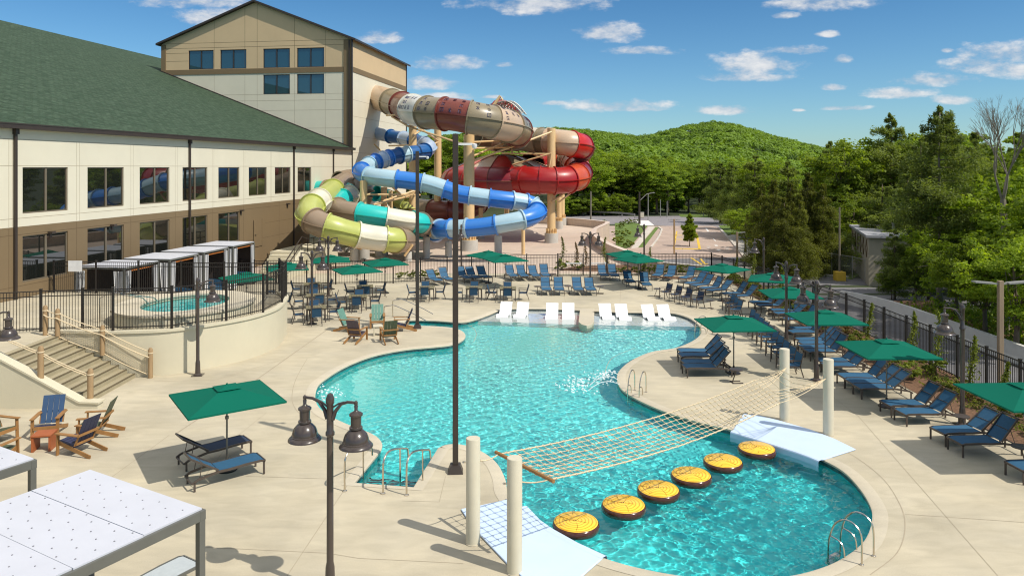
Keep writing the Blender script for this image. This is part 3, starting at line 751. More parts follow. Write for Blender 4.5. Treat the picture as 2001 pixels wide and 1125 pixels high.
MB().prism(o2_+[off(p,-.14) for p in ar2][::-1], PH+.062, PH+.16).build('cap', M['stucco'], pw, world=True, smooth=True)
# stairs
sr = thing('stairs','broad concrete stairs with dark nosings climbing to the hot tub terrace','stairs',(-15.9,27,0))
NS = 10; rise = PH/NS; run = (SX1-SX0)/NS
tr = MB(); ns = MB()
for k in range(NS):
    x1 = SX1-run*k
    ya = 24.97; yb = 28.27
    tr.box(SX0+.001,ya,-.05 if k==0 else rise*k+.001,x1,yb,rise*(k+1))
    ns.box(x1-.055,ya+.01,rise*(k+1)-.02,x1+.012,yb-.01,rise*(k+1)+.006)
    pass
tr.build('steps', M['stair'], sr, world=True); ns.build('nosings', M['nosing'], sr, world=True)
ck = thing('cheek_wall','sloping cream stucco wall beside the stairs, behind the wooden chairs','wall',(-16,24.8,0))
MB().add([(x,y,z) for y in (24.62,24.96) for x,z in ((-13.75,-.05),(-13.75,.16),(-14.35,.18),(-17.3,1.78),(-26.5,1.95),(-26.5,-.05))],
   [(0,5,4,3,2,1),(6,7,8,9,10,11)]+[(i,(i+1)%6,6+(i+1)%6,6+i) for i in range(6)]).build('wall', M['stucco'], ck, world=True)
cp = MB()
for a,b in (((-13.7,.19),(-14.35,.21)),((-14.35,.21),(-17.3,1.81)),((-17.3,1.81),(-26.5,1.98))): cp.bar((a[0],24.79,a[1]),(b[0],24.79,b[1]),.42,.06)
cp.build('cap', M['stucco'], ck, world=True)
# hot tub
ht = thing('hot_tub','round raised hot tub with cream rim and turquoise water inside the black fence','hot tub',(-14.1,32.1,PH))
ell = lambda rx,ry,n_=40: [(-14.1+rx*math.cos(2*PI*k/n_),32.1+ry*math.sin(2*PI*k/n_)) for k in range(n_)]
def ringp(o_,i_,z0,z1):
    mb=MB(); n_=len(o_)
    v=[(x,y,z0) for x,y in o_]+[(x,y,z1) for x,y in o_]+[(x,y,z1) for x,y in i_]+[(x,y,z0) for x,y in i_]
    return mb.add(v,[(k*n_+i,k*n_+(i+1)%n_,(k+1)*n_+(i+1)%n_,(k+1)*n_+i) for k in range(3) for i in range(n_)])
ringp(ell(2.75,3.05),ell(1.75,2.2),PH,PH+.5).build('wall', M['stucco'], ht, world=True)
ringp(ell(2.82,3.12),ell(1.7,2.15),PH+.502,PH+.58).build('rim', M['coping'], ht, world=True, smooth=True)
MB().prism(ell(1.76,2.21),PH-.3,PH+.05).build('basin', M['plaster'], ht, world=True)
X,Y = np.meshgrid(np.arange(-16,-12.2,.07),np.arange(29.7,34.5,.07)); Z = waterfield(X,Y,9,.8)+PH+.42
idx=np.arange(X.size).reshape(X.shape); ok=(((X+14.1)/1.78)**2+((Y-32.1)/2.22)**2<1)[:-1,:-1]
q=np.stack([idx[:-1,:-1],idx[:-1,1:],idx[1:,1:],idx[1:,:-1]],-1)[ok]
me=npmesh('water',np.stack([X+14.1,Y-32.1,Z-PH],-1).reshape(-1,3),q,M['water'],smooth=True)
wo=bpy.data.objects.new('water',me); COL.objects.link(wo); wo.parent=ht; wo.cycles.is_caustics_caster=True
for c_ in ht.children:
    if c_.name.startswith(('basin','wall')): c_.cycles.is_caustics_receiver=True
hr = MB()
for dx in (0,.5):
    hr.tube([(-17.0+dx,30.6,PH),(-17.0+dx,30.6,PH+1.0),(-16.8+dx,30.9,PH+1.15),(-15.9+dx,31.9,PH+.8),(-15.7+dx,32.1,PH+.5)],.022,6)
o=hr.build('handrail', M['steel'], ht, world=True, smooth=True)
# landing by the door, with rail
ld = thing('door_landing','cream concrete landing and steps with a brown railing below the hall door','landing',(-18.5,58,0),UD)
lb = MB(); lb.box(.3,-1.5,0,3.4,4.4,1.6)
for k in range(7): lb.box(.5,-1.8-.3*k-.3+.0,0,2.4,-1.5-.3*k,1.38-.2*k)
lb.box(2.4,-4.2,0,2.7,-1.5,.4); lb.build('steps', M['stucco'], ld)
MB().add([(2.72,-4.3,0),(2.72,-1.5,0),(2.72,-1.5,1.75),(2.72,-4.3,.3),(3.0,-4.3,0),(3.0,-1.5,0),(3.0,-1.5,1.75),(3.0,-4.3,.3)],q6).build('cheek_wall', M['stucco'], ld)
rl = MB()
pp = [(2.86,-4.2,.3),(2.86,-1.5,1.75),(3.3,-1.45,1.6),(3.3,4.3,1.6)]
for a,b in zip(pp,pp[1:]):
    a=Vector(a); b=Vector(b)
    for h in (.5,1.0): rl.bar(a+Vector((0,0,h)),b+Vector((0,0,h)),.05)
    nn=max(1,int((b-a).length/1.1))
    for i in range(nn+1): p=a.lerp(b,i/nn); rl.bar(p,p+Vector((0,0,1.0)),.05)
rl.build('railing', M['trim'], ld)
# ------------------------------------------------------------ fences
def fence(name, label, pts, h=1.62, z=None, group=None, step=2.35, gate=None):
    """pts: list of post positions (x,y,z)"""
    a0 = pts[0]; t = thing(name, label, 'fence', (a0[0],a0[1],a0[2]), 0, group)
    for i,p in enumerate(pts):
        p = Vector(p)
        mb = MB().box(p.x-.04,p.y-.04,p.z,p.x+.04,p.y+.04,p.z+h+.04); mb.box(p.x-.05,p.y-.05,p.z+h+.04,p.x+.05,p.y+.05,p.z+h+.07)
        mb.build('post', M['black'], t, world=True)
    for a,b in zip(pts,pts[1:]):
        a = Vector(a); b = Vector(b); d = (b-a); L_ = d.length; d.normalize()
        a2 = a+d*.05; b2 = b-d*.05; mb = MB(); zz = Vector((0,0,1))
        for hh in (.12,h-.22,h-.02): mb.bar(a2+zz*hh,b2+zz*hh,.03,.035)
        k = max(2,int((L_-.1)/.105))
        for i in range(1,k):
            p = a2.lerp(b2,i/k); mb.bar(p+zz*.05,p+zz*(h-.02),.017)
        mb.build('picket_panel', M['black'], t, world=True)
    return t
def along(pts, step):
    out = []
    for a,b in zip(pts,pts[1:]):
        a=Vector(a); b=Vector(b); k=max(1,round((b-a).length/step))
        out += [a.lerp(b,i/k) for i in range(k)]
    return out+[Vector(pts[-1])]
rf_ = [(14.75,54.9,0),(15.35,51.4,0),(16.07,46.5,0),(16.57,43.0,0),(16.75,39.1,0),(16.85,35.5,0),(16.85,31.7,0),(16.8,28,0),(16.78,24.5,0),(16.75,20.8,0),(16.7,15.2,0),(16.7,9.6,0)]
fence('metal_fence','black picket fence along the planting bed beside the service drive', along(rf_,1.87))
bf_ = [(14.75,54.9,0),(9.5,54.75,0),(7.05,54.6,0)]
fence('metal_fence','short run of black picket fence between the gate and the far corner of the deck', along(bf_,2.2))
bl_ = [(3.35,54.4,0),(-1.2,54.0,0),(-4.6,52.6,0),(-8.2,51.2,0),(-14,50.6,0),(-19.5,51.0,0)]
fence('metal_fence','long black picket fence at the back of the deck in front of the water slides', along(bl_,2.0))
gt_ = thing('double_gate','black double gate with two white push bars in the far fence','gate',(5.2,54.5,0))
for a,b in ((3.45,5.15),(5.25,6.95)):
    l = MB()
    for x in (a,b): l.bar((x,54.5,.05),(x,54.5,1.66),.06)
    for z in (.1,.55,1.42,1.62): l.bar((a,54.5,z),(b,54.5,z),.035)
    k = 15
    for i in range(1,k): x=a+(b-a)*i/k; l.bar((x,54.5,.1),(x,54.5,1.62),.017)
    lo = l.build('gate_leaf', M['black'], gt_, world=True)
    MB().box(a+.5,54.4,.93,b-.05,54.45,1.0).box(b-.2,54.38,.88,b-.08,54.46,1.05).build('push_bar', M['sign_white'], lo, world=True)
fr = [p for p in arc if p[0] > -16.2]
def pl3(l,z): return [Vector((x,y,z)) for x,y in l]
fa = pl3([(-23.2,27.2),(-20.6,28.1),(-18.35,28.9),(-16.9,29.2)],PH)+along(pl3([off(p,-.02) for p in fr],PH+.16)[::3],1.9)
fa = [Vector(p) for p in fa]
# thin out posts closer than 1.3 m
ff = [fa[0]]
for p in fa[1:]:
    if (p-ff[-1]).length > 1.25: ff.append(p)
fence('metal_fence','curved black picket fence on top of the cream wall in front of the hot tub', ff, 1.6)
fence('metal_fence','black picket fence behind the hot tub, in front of the white-roofed cabanas', along([(-23.4,37.9,PH),(-12.3,37.3,PH),(ff[-1].x,ff[-1].y,PH)],2.1), 1.6)
# small fence corner at the left by the stair head
fence('metal_fence','short black picket fence at the left edge by the head of the stairs', along([(-20.6,28.1,PH),(-22.3,31.5,PH),(-24.3,33.6,PH)],1.7), 1.6)
sg = MB().box(-22.6,37.78,PH+1.1,-21.9,37.8,PH+1.65); tag(sg.build('sign_board', M['sign_white']), 'blank white notice board on the fence behind the hot tub','sign')

# ------------------------------------------------------------ lamps
def bell(mb, x, y, z):
    """barn-style bell shade hanging from (x,y,z), rim .85 below"""
    pr = [(.02,0),(.035,-.02),(.03,-.10),(.055,-.13),(.10,-.15),(.125,-.17),(.125,-.20),(.10,-.21),(.095,-.40),(.12,-.41),(.125,-.44),(.10,-.455),(.15,-.49),(.205,-.55),(.235,-.63),(.24,-.68),(.255,-.69),(.255,-.705),(.29,-.73),(.315,-.76),(.315,-.775),(.29,-.77),(.22,-.70),(.15,-.56),(.0,-.5)]
    mb.lathe(pr,(x,y,z),26)
def lamp_post(loc, rz, arms, label, group='bell lamp posts around the deck', zoff=0):
    t = thing('lamp_post', label, 'lamp post', loc, rz, group)
    p = MB(); p.lathe([(.16,0),(.16,.05),(.10,.09),(.085,.5),(.075,.55),(.066,.6),(.062,2.95),(.085,2.98),(.085,3.03),(.066,3.06),(.064,3.55),(.08,3.58),(.08,3.66),(.05,3.74),(.0,3.77)],(0,0,0),16)
    p.box(-.2,-.2,0,.2,.2,.03); p.build('post', M['bronze'], t, smooth=True)
    for s in arms:
        a = MB(); a.tube([(s*.05,0,3.28),(s*.12,0,3.44),(s*.24,0,3.58),(s*.38,0,3.63),(s*.52,0,3.63),(s*.55,0,3.60)],[.05,.036,.03,.028,.03,.03],8)
        a.tube([(s*.06,0,3.5),(s*.18,0,3.58),(s*.3,0,3.62)],.018,6); a.lathe([(.0,.0),(.035,-.03),(.035,-.08),(.0,-.1)],(s*.55,0,3.68),8)
        a.build('arm', M['bronze'], t, smooth=True)
        b = MB(); bell(b, s*.55, 0, 3.60); b.build('lamp_shade', M['bronze'], t, smooth=True, ang=50)
    return t
LP = [((-3.42,13.95,0), -18, (-1,1), 'big brown twin bell lamp post in the foreground, nearest the camera'),
 (tuple(P(386,733)), 8, (1,), 'single bell lamp post standing against the cream curved wall of the hot tub terrace'),
 (tuple(P(609,633)), 0, (-1,1), 'twin bell lamp post by the nearest dining table beside the curved wall'),
 (tuple(P(641,579)), 0, (-1,1), 'twin bell lamp post behind the left-hand dining tables, under the yellow slide'),
 (tuple(P(1153,563)), 0, (-1,1), 'twin bell lamp post in front of the double gate'),
 (tuple(P(1536,672)), -58, (-1,1), 'twin bell lamp post standing behind the far white rope post'),
 (tuple(P(1595,743)), -52, (-1,1), 'twin bell lamp post between the two white rope posts on the right'),
 (tuple(P(1880,830)), 0, (-1,), 'single bell lamp post in the planting bed at the right fence'),
 (tuple(P(1492,585)), 0, (-1,), 'single bell lamp post in the bed behind the far loungers at the right fence'),
 ((9.9,55.6,0), 20, (-1,), 'single bell lamp post just outside the far fence beside the green umbrellas'),
 ((-15.75,22.4,0), 0, (1,), 'bell lamp cut by the left edge of the picture in front of the stairs'),
 (tuple(P(986,567)+Vector((-3.3,6.8,0))), 90, (-1,), 'single bell lamp post behind the far fence, below the blue slide')]
for l,rz,a,lab in LP: lamp_post(l, R(rz), a, lab)
def light_pole(px, py, top, label, w=.15):
    b = P(px, py); t = thing('light_pole', label, 'light pole', b, R(4), 'tall square light poles')
    MB().box(-w/2,-w/2,.16,w/2,w/2,top).build('pole', M['trim'], t, bevel=.01)
    q = MB(); q.add([(-.2,-.2,0),(.2,-.2,0),(.2,.2,0),(-.2,.2,0),(-.13,-.13,.2),(.13,-.13,.2),(.13,.13,.2),(-.13,.13,.2)],q6); q.build('base_cover', M['trim'], t)
    c_ = MB(); c_.box(w/2,-.03,top-.3,.45,.03,top-.24); c_.lathe([(0,-.10),(.05,-.08),(.07,-.03),(.07,.03),(0,.05)],(.5,0,top-.3),12); c_.build('camera_dome', M['sign_white'], t, smooth=True)
light_pole(889.5,921,8.88,'tall dark square light pole rising from the pool edge in the middle of the picture')
light_pole(815,641,8.8,'tall thin dark light pole behind the far group of wooden chairs',.17)

# ------------------------------------------------------------ rope bridge
def cream_post(p, h, label):
    t = thing('rope_post', label, 'post', p, 0, 'cream posts that carry the rope net')
    MB().lathe([(.152,0),(.152,h-.02),(.145,h-.005),(0,h)],(0,0,0),28).build('post', M['post'], t, smooth=True, ang=50)
    b=MB(); b.lathe([(.17,0),(.17,.02),(.155,.02)],(0,0,0),28); b.build('footing_ring', M['coping'], t, smooth=True)
    e=MB(); e.bar((-.16,0,h-.52),(-.2,0,h-.52),.03); e.lathe([(.0,-.03),(.03,0),(0,.03)],(-.21,0,h-.52),8); e.build('eye_bolt', M['steel'], t)
PC,PD,PA,PB = P(924,1060),P(1005,1117),P(1532.5,821),P(1618,849)
cream_post(PC,2.24,'cream round post at the near end of the net, left of the pair')
cream_post(PD,2.27,'cream round post closest to the camera, right of the near pair')
cream_post(PA,2.27,'cream round post at the far end of the rope net, left of the pair')
cream_post(PB,2.27,'cream round post at the far end of the rope net, right of the pair')
net = thing('rope_net','tan knotted rope net slung over the log floats between cream posts','rope net',(4,19,1.4))
L0,L1 = Vector((-.28,16.08,1.80)),Vector((.75,14.76,1.80))
R0,R1 = P(1473,743,1.58),P(1523,787,1.58)
NL,NC = 46,9
def npt(u,v):
    a = L0.lerp(L1,v); b = R0.lerp(R1,v); p = a.lerp(b,u)
    p.z -= (.22*4*u*(1-u))*(1+.08*math.sin(v*PI)); p.z -= .04*math.sin(v*PI)+.012*math.sin(u*37+v*9)*math.sin(v*PI)
    return p
lr = MB()
for j in range(NC):
    v = j/(NC-1); rr_ = .016 if j in (0,NC-1) else .0078
    lr.tube([npt(i/NL,v)+Vector((0,0,random.uniform(-.006,.006))) for i in range(NL+1)], rr_, 5)
lr.build('long_ropes', M['rope'], net, world=True, smooth=True)
cr = MB(); kn = cr
for i in range(NL+1):
    u=i/NL; cr.tube([npt(u+random.uniform(-.0015,.0015),j/8) for j in range(9)], .0078, 5)
    for j in range(NC):
        p=npt(u,j/(NC-1)); kn.cbox(p,(.042,.038,.03),random.uniform(0,3))
cr.build('cross_ropes', M['rope'], net, world=True, smooth=True)
d_ = (L1-L0).normalized(); MB().tube([L0-d_*.12,L1+d_*.12],.04,10).build('spreader_bar', M['wood'], net, world=True, smooth=True)
ch = MB()
hC,hD,hA,hB = PC+Vector((.15,0,1.75)),PD+Vector((.1,.1,1.75)),PA+Vector((0,-.15,1.7)),PB+Vector((-.12,-.1,1.7))
def sagrope(a,b,r,sag,mb,n_=8):
    mb.tube([a.lerp(b,i/n_)-Vector((0,0,sag*4*(i/n_)*(1-i/n_))) for i in range(n_+1)],r,5)
sagrope(hC,L0,.014,.04,ch); ch.build('tie_rope', M['rope'], net, world=True, smooth=True); ch=MB(); sagrope(hD,L1,.014,.04,ch); ch.build('tie_rope', M['rope'], net, world=True, smooth=True); ch=MB()
for j in range(NC):
    v=j/8; b=R0.lerp(R1,v)
    sagrope(b,hA.lerp(hB,.12*0+ (0 if v<.5 else 1)),.010,.05+.03*j%.05,ch)
for k in range(1,6):
    t_=k/6; ch.tube([R0.lerp(hA,t_),R0.lerp(R1,.5).lerp(hA.lerp(hB,.5),t_)-Vector((0,0,.12)),R1.lerp(hB,t_)],.010,5)
ch.build('tie_ropes', M['rope'], net, world=True, smooth=True)

# ------------------------------------------------------------ floats
fl_t = thing('log_float','x','pool float')
MB().lathe([(.36,-.13),(.47,-.12),(.525,-.06),(.535,.0),(.52,.06),(.49,.09)],(0,0,.0),40).build('rim', M['bark_rim'], fl_t, smooth=True, ang=60)
MB().lathe([(.495,.088),(.48,.104),(.0,.118)],(0,0,0),40).build('top', M['log'], fl_t, smooth=True, ang=50)
fc = MB()
for a,l0,l1 in ((.4,.03,.42),(2.1,.0,.45),(2.45,.0,.30),(4.2,.1,.44),(5.3,.05,.25),(1.2,.3,.46),(3.2,.32,.45)):
    p=[(math.cos(a+.08*math.sin(9*r))*r, math.sin(a+.08*math.sin(9*r))*r, .1185-.02*r) for r in [l0+(l1-l0)*i/5 for i in range(6)]]; fc.tube(p,.004,4)
fc.build('crack_marks', M['bark_rim'], fl_t)
hd = MB(); hd.lathe([(.0,.119),(.018,.12),(.014,.127),(0,.129)],(0,0,0),8); hd.build('valve', M['bark_rim'], fl_t)
pf = Proto(fl_t)
for i,(px,py) in enumerate([(1125,1021),(1218,986),(1286,956),(1350,928),(1412,901),(1478,876)]):
    p = P(px,py,.0); pf.place((p.x,p.y,-.06),.5+i*.17, ['yellow log-slice float nearest the camera, first of the line of six','second yellow log-slice float from the near end of the line','third yellow log-slice float from the near end of the line','fourth yellow log-slice float from the near end of the line','fifth yellow log-slice float, next to the farthest one','farthest yellow log-slice float, next to the pale blue mat'][i],'log-slice floats crossing the pool')
# ------------------------------------------------------------ mats
def padmat(label, top_px, edge_px, z=.022, flip=True):
    t = thing('foam_mat', label, 'foam mat', P(*top_px[0]))
    poly = [tuple(P(a,b,z)[:2]) for a,b in top_px]
    if area(poly) < 0: poly.reverse()
    MB().prism(poly,.004,.045).build('pad', M['mat'], t, world=True, bevel=.02)
    fr_ = MB(); e = [P(a,b,.03) for a,b in edge_px]
    inw = []
    for i,p in enumerate(e):
        tt_ = (e[min(i+1,len(e)-1)]-e[max(i-1,0)]).normalized(); inw.append(Vector((-tt_.y,tt_.x,0))*(1 if flip else -1))
    a=[p for p in e]; prof=[(-.06,.047),(.08,.045),(.125,.03),(.14,0),(.145,-.45)]
    rows=[[Vector((p.x+w.x*o_,p.y+w.y*o_,z_)) for p,w in zip(e,inw)] for o_,z_ in prof]
    for r0,r1 in zip(rows,rows[1:]): fr_.sheet(r0,r1)
    fr_.build('drop_flap', M['mat'], t, world=True, smooth=True, ang=60)
e_ = [(1431.5,841),(1461,850),(1520,868),(1560,881),(1585,890),(1606,899)]
padmat('pale blue foam mat over the pool edge at the far end of the net',[(1452,809),(1477,811),(1523,822),(1585,840),(1629,857),(1672,878)]+e_[::-1], e_[::-1])
e_ = [(1020,990),(1046,1018),(1072,1036),(1120,1063),(1178,1090)]
padmat('pale blue foam mat curving along the pool edge between the near cream posts',[(900,995),(937,988),(991,976)]+e_+[(1137,1126),(1080,1160),(1023,1130),(989,1100),(937,1045),(915,1018)], e_)

# ------------------------------------------------------------ rails and ladders
def grab(label, p, rz, gap=.5):
    t = thing('pool_ladder', label, 'pool ladder', p, rz)
    for s in (0,gap):
        path = [(s,-.75,0),(s,-.75,.55),(s,-.70,.78),(s,-.52,.92),(s,-.30,.90),(s,-.10,.70),(s,-.0,.42),(s,.04,.15),(s,.05,-.5)]
        MB().tube(crom(path,4,False),.022,8).build('rail', M['steel'], t, smooth=True)
        MB().tube(crom([(s,-.35,.0),(s,-.32,.25),(s,-.2,.36),(s,-.02,.40)],4,False),.02,8).build('lower_bend', M['steel'], t, smooth=True)
    for s in (0,gap): MB().lathe([(.05,0),(.05,.015),(.03,.03)],(s,-.75,0),12).build('foot_flange', M['steel'], t, smooth=True)
    t.scale=(.88,.88,.85)
    r_=MB()
    for z in (-.25,-.5,-.75): r_.box(0,.02,z,gap,.1,z+.03)
    r_.build('rung', M['steel'], t)
grab('steel ladder rails at the near right edge of the round pool', Vector((6.62,15.45,0)), R(40), .6)
grab('steel ladder rails on the tip of the peninsula beside the four loungers', P(1272,781)+Vector((-.35,.3,0)), R(150), .48)
grab('small steel ladder rails at the far right bend of the pool', P(1384,655)+Vector((-.35,.1,0)), R(110), .48)
def rail(label, pts, leg, feet):
    t = thing('handrail', label, 'handrail', feet[0])
    MB().tube(crom(pts,4,False),.024,8).build('rail', M['steel'], t, world=True, smooth=True)
    MB().tube(leg,.02,8).build('leg', M['steel'], t, world=True, smooth=True)
    f=MB()
    for p in feet: f.lathe([(.06,0),(.06,.015),(.035,.035)],p,12)
    f.build('foot_flange', M['steel'], t, world=True)
for i,(px,py) in enumerate([(673,959),(748,964),(794,967)]):
    b=P(px,py); d=Vector((.35,1,0)).normalized(); z=Vector((0,0,1))
    rail(['left one of the three steel handrails at the square pool steps','middle one of the three steel handrails at the square pool steps','right one of the three steel handrails at the square pool steps'][i],
      [b,b+z*.6,b+z*.82+d*.05,b+z*.93+d*.25,b+z*.88+d*.6,b+z*.70+d*1.15,b+z*.62+d*1.3,b+z*.4+d*1.34],[b+z*.80+d*.88,b+d*.9-z*.9],[b])
for i,(px,py) in enumerate([(750,632),(767,619)]):
    b=P(px,py); d=Vector((1,-.12,0)).normalized(); z=Vector((0,0,1))
    rail(['near steel handrail at the inlet steps behind the far wooden chairs','far steel handrail at the inlet steps behind the far wooden chairs'][i],
      [b,b+z*.75,b+z*.88+d*.06,b+z*.92+d*.3,b+z*.92+d*.6,b+z*.55+d*1.5,b+z*.2+d*2.2],[b+z*.62+d*1.3,b+d*1.3-z*.3],[b])

# ------------------------------------------------------------ umbrellas
um = thing('patio_umbrella','x','umbrella')
S_=1.2
cv = MB(); top=(0,0,.34); c4=[(-S_,-S_,0),(S_,-S_,0),(S_,S_,0),(-S_,S_,0)]
NG=8
def canv(x,y):
    r=max(abs(x),abs(y))/S_; m_=min(abs(x),abs(y))/S_
    return 1.9+.34*(1-r) - .018*math.sin(PI*r)*(1-m_/max(r,1e-6))
gv2=[(-S_+2*S_*i/(2*NG),-S_+2*S_*j/(2*NG)) for j in range(2*NG+1) for i in range(2*NG+1)]
W2=2*NG+1
v=[(x,y,canv(x,y)) for x,y in gv2]
fs=[]
for j in range(2*NG):
    for i in range(2*NG):
        a,b,c_,d_2=j*W2+i,j*W2+i+1,(j+1)*W2+i+1,(j+1)*W2+i
        if (i<NG)==(j<NG): fs+=[(a,b,c_),(a,c_,d_2)]
        else: fs+=[(a,b,d_2),(b,c_,d_2)]
cv.add(v,fs)
co=cv.build('canopy', M['canopy'], um); 
sd=co.modifiers.new('thickness','SOLIDIFY'); sd.thickness=.008
vt=MB(); vt.add([(-.3,-.3,2.185),(.3,-.3,2.185),(.3,.3,2.185),(-.3,.3,2.185),(0,0,2.262)],[(0,1,4),(1,2,4),(2,3,4),(3,0,4)]); vt.lathe([(.025,2.25),(.025,2.29),(0,2.30)],(0,0,0),8)
vo=vt.build('vent', M['canopy'], co)
hm=MB()
for (x0_,y0_),(x1_,y1_) in zip([(-S_,-S_),(S_,-S_),(S_,S_),(-S_,S_)],[(S_,-S_),(S_,S_),(-S_,S_),(-S_,-S_)]): hm.bar((x0_,y0_,1.885),(x1_,y1_,1.885),.012,.045)
hm.build('hem', M['canopy'], co)
pl_=MB(); pl_.tube([(0,0,.03),(0,0,2.22)],.024,10); pl_.lathe([(.05,1.35),(.05,1.42)],(0,0,0),10); pl_.build('pole', M['pole_alu'], um, smooth=True)
rb=MB()
for k in range(8):
    a=PI/4*k; l_=S_*(1.41 if k%2 else 1.0)
    rb.bar((0,0,2.17),(l_*math.cos(a),l_*math.sin(a),1.872),.012); q_=.5*l_; rb.bar((0,0,1.55),(.5*l_*math.cos(a),.5*l_*math.sin(a),2.01),.010)
rb.build('ribs', M['pole_alu'], um)
MB().lathe([(.26,0),(.26,.03),(.2,.05),(.05,.07),(.035,.3),(.0,.3)],(0,0,0),20).build('base', M['black'], um, smooth=True)
pu=Proto(um)
UL=[((-7.55,19.65),35,'large green umbrella shading the pair of loungers left of the pool'),
 ((8.62,28.85),3,'green umbrella over the four loungers on the peninsula'),
 (P(1410,526,1.9),40,'green umbrella by the far corner of the fence on the right'),
 (P(1509,545.5,1.9),-22,'green umbrella in the right-hand row, second nearest the far corner'),
 (P(1543,574.5,1.9),-4,'green umbrella in the right-hand row, just behind the far twin bell lamp'),
 (P(1612,622.5,1.9),0,'green umbrella in the right-hand row, behind the near twin bell lamp'),
 (P(1732,683,1.9),0,'green umbrella in the right-hand row, second nearest the camera, right of the white posts'),
 ((13.7,19.8),2,'green umbrella cut off by the right edge of the picture'),
 (P(1226,498.5,1.9),12,'rear one of the two overlapping green umbrellas right of the gate'),
 (P(1247,508,1.9),30,'front one of the two overlapping green umbrellas right of the gate'),
 (P(954,499.5,1.9),35,'rear one of the two overlapping green umbrellas right of the tall pole'),
 (P(986.5,507,1.9),20,'front one of the two overlapping green umbrellas right of the tall pole'),
 (P(752,514.5,1.9),25,'green umbrella over the rearmost tables, just left of the thin tall pole'),
 (P(697,528.5,1.9),28,'green umbrella over the middle dining tables, nearest the far wooden chairs'),
 (P(646,508.5,1.9),15,'green umbrella beneath the yellow slide behind the twin lamps'),
 (P(560,523.5,1.9),20,'green umbrella right of the hot tub fence corner'),
 (P(481,544,1.9),35,'green umbrella seen through the hot tub fence')]
for c,rz,l in UL: pu.place((c[0],c[1],0),R(rz),l,'green patio umbrellas')

# ------------------------------------------------------------ sun loungers
def lounger(name, sling, ang, frame='chaise_frame'):
    t=thing(name,'x','sun lounger'); W=.31
    s=MB()
    prof=[(0.02,.36),(.12,.385),(.5,.385),(.9,.37),(1.17,.375)]
    n_=len(prof)
    s.add([(x,y,z+o) for o in (0,-.012) for y in (-W+.025,0,W-.025) for x,z in prof],
      [(r*n_+i,r*n_+i+1,(r+1)*n_+i+1,(r+1)*n_+i) for r in (0,1) for i in range(n_-1)]+[(3*n_+r*n_+i,3*n_+(r+1)*n_+i,3*n_+(r+1)*n_+i+1,3*n_+r*n_+i+1) for r in (0,1) for i in range(n_-1)])
    s.build('seat_sling', M[sling], t, smooth=True)
    ca,sa=math.cos(R(ang)),math.sin(R(ang)); hx,hz=1.18,.385; Lb=.80
    b=MB(); bp=[(hx+ca*l,hz+sa*l-.02*math.sin(PI*l/Lb)) for l in (.02,.2,.4,.6,.76)]
    n_=5
    b.add([(x-o*sa,y,z+o*ca) for o in (0,-.012) for y in (-W+.025,0,W-.025) for x,z in bp],
      [(r*n_+i,r*n_+i+1,(r+1)*n_+i+1,(r+1)*n_+i) for r in (0,1) for i in range(n_-1)]+[(3*n_+r*n_+i,3*n_+(r+1)*n_+i,3*n_+(r+1)*n_+i+1,3*n_+r*n_+i+1) for r in (0,1) for i in range(n_-1)])
    b.build('back_sling', M[sling], t, smooth=True)
    f=MB()
    for y in (-W,W):
        pts=[(0,.33),(.1,.365),(.5,.365),(.9,.345),(1.2,.35),(1.7,.27),(1.82,.20)]
        for (x0_,z0_),(x1_,z1_) in zip(pts,pts[1:]): f.bar((x0_,y,z0_),(x1_,y,z1_),.03,.055)
        f.bar((hx,y*.93,hz),(hx+ca*Lb,y*.93,hz+sa*Lb),.028,.045)
        f.bar((hx+ca*.45,y*.8,hz+sa*.45),(1.62,y*.8,.28),.016)
    f.bar((hx+ca*Lb,-W,hz+sa*Lb),(hx+ca*Lb,W,hz+sa*Lb),.035); f.bar((.0,-W,.345),(.0,W,.345),.03,.05); f.bar((1.82,-W,.20),(1.82,W,.20),.03); f.bar((1.18,-W,.34),(1.18,W,.34),.03); f.bar((hx+ca*.4,-W,hz+sa*.4-.02),(hx+ca*.4,W,hz+sa*.4-.02),.02)
    f.build('frame', M[frame], t)
    for x,z in ((.03,.35),(1.76,.23)):
        for y in (-W,W):
            MB().bar((x,y,0),(x,y,z),.045,.03).build('leg', M[frame], t)
    return Proto(t)
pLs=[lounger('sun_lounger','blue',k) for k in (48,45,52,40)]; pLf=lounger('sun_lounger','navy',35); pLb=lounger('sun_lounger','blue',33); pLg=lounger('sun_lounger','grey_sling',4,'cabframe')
pL=None
def put(proto,x,y,a,lab,grp):
    proto=proto or random.choice(pLs)
    return proto.place((x+random.uniform(-.05,.05),y+random.uniform(-.015,.015),0.005),R(a)+random.uniform(-.035,.035),lab,grp)
grp='blue loungers in the row along the planting bed'
row=[(12.85,19.0,5),(12.4,20.75,5),(12.3,21.55,6),(12.12,23.2,5),(12.1,24.05,6),(12.0,25.88,3),(12.0,26.55,3),(12.05,27.22,3),(12.1,28.7,4),(12.1,29.42,4),(12.3,30.95,6),(12.35,31.62,6),(12.5,32.28,6),(12.7,32.95,6),(12.95,34.5,8),(13.2,35.2,8),(13.75,37.4,8),(13.85,38.9,8),(13.85,39.75,8),(13.6,41.1,10),(13.55,42.0,10),(12.95,44.0,18),(12.7,44.9,20),(12.2,46.0,26),(11.95,46.9,28),(11.75,48.0,34),(11.5,48.85,36),(12.5,50.6,50),(11.75,51.2,50)]
for i,(x,y,a) in enumerate(row):
    o=ORD[i] if i else 'nearest'
    put(pL,x,y,a,f'blue lounger by the right planting bed, {o} {"one" if i==0 else "from the near end"} of the row',grp)
put(pL,10.85,52.0,66,'blue sling lounger at the far fence, right one of the pair left of the corner',grp2:='blue loungers along the far fence')
put(pL,10.1,52.3,66,'blue sling lounger at the far fence, left one of the pair left of the corner',grp2)
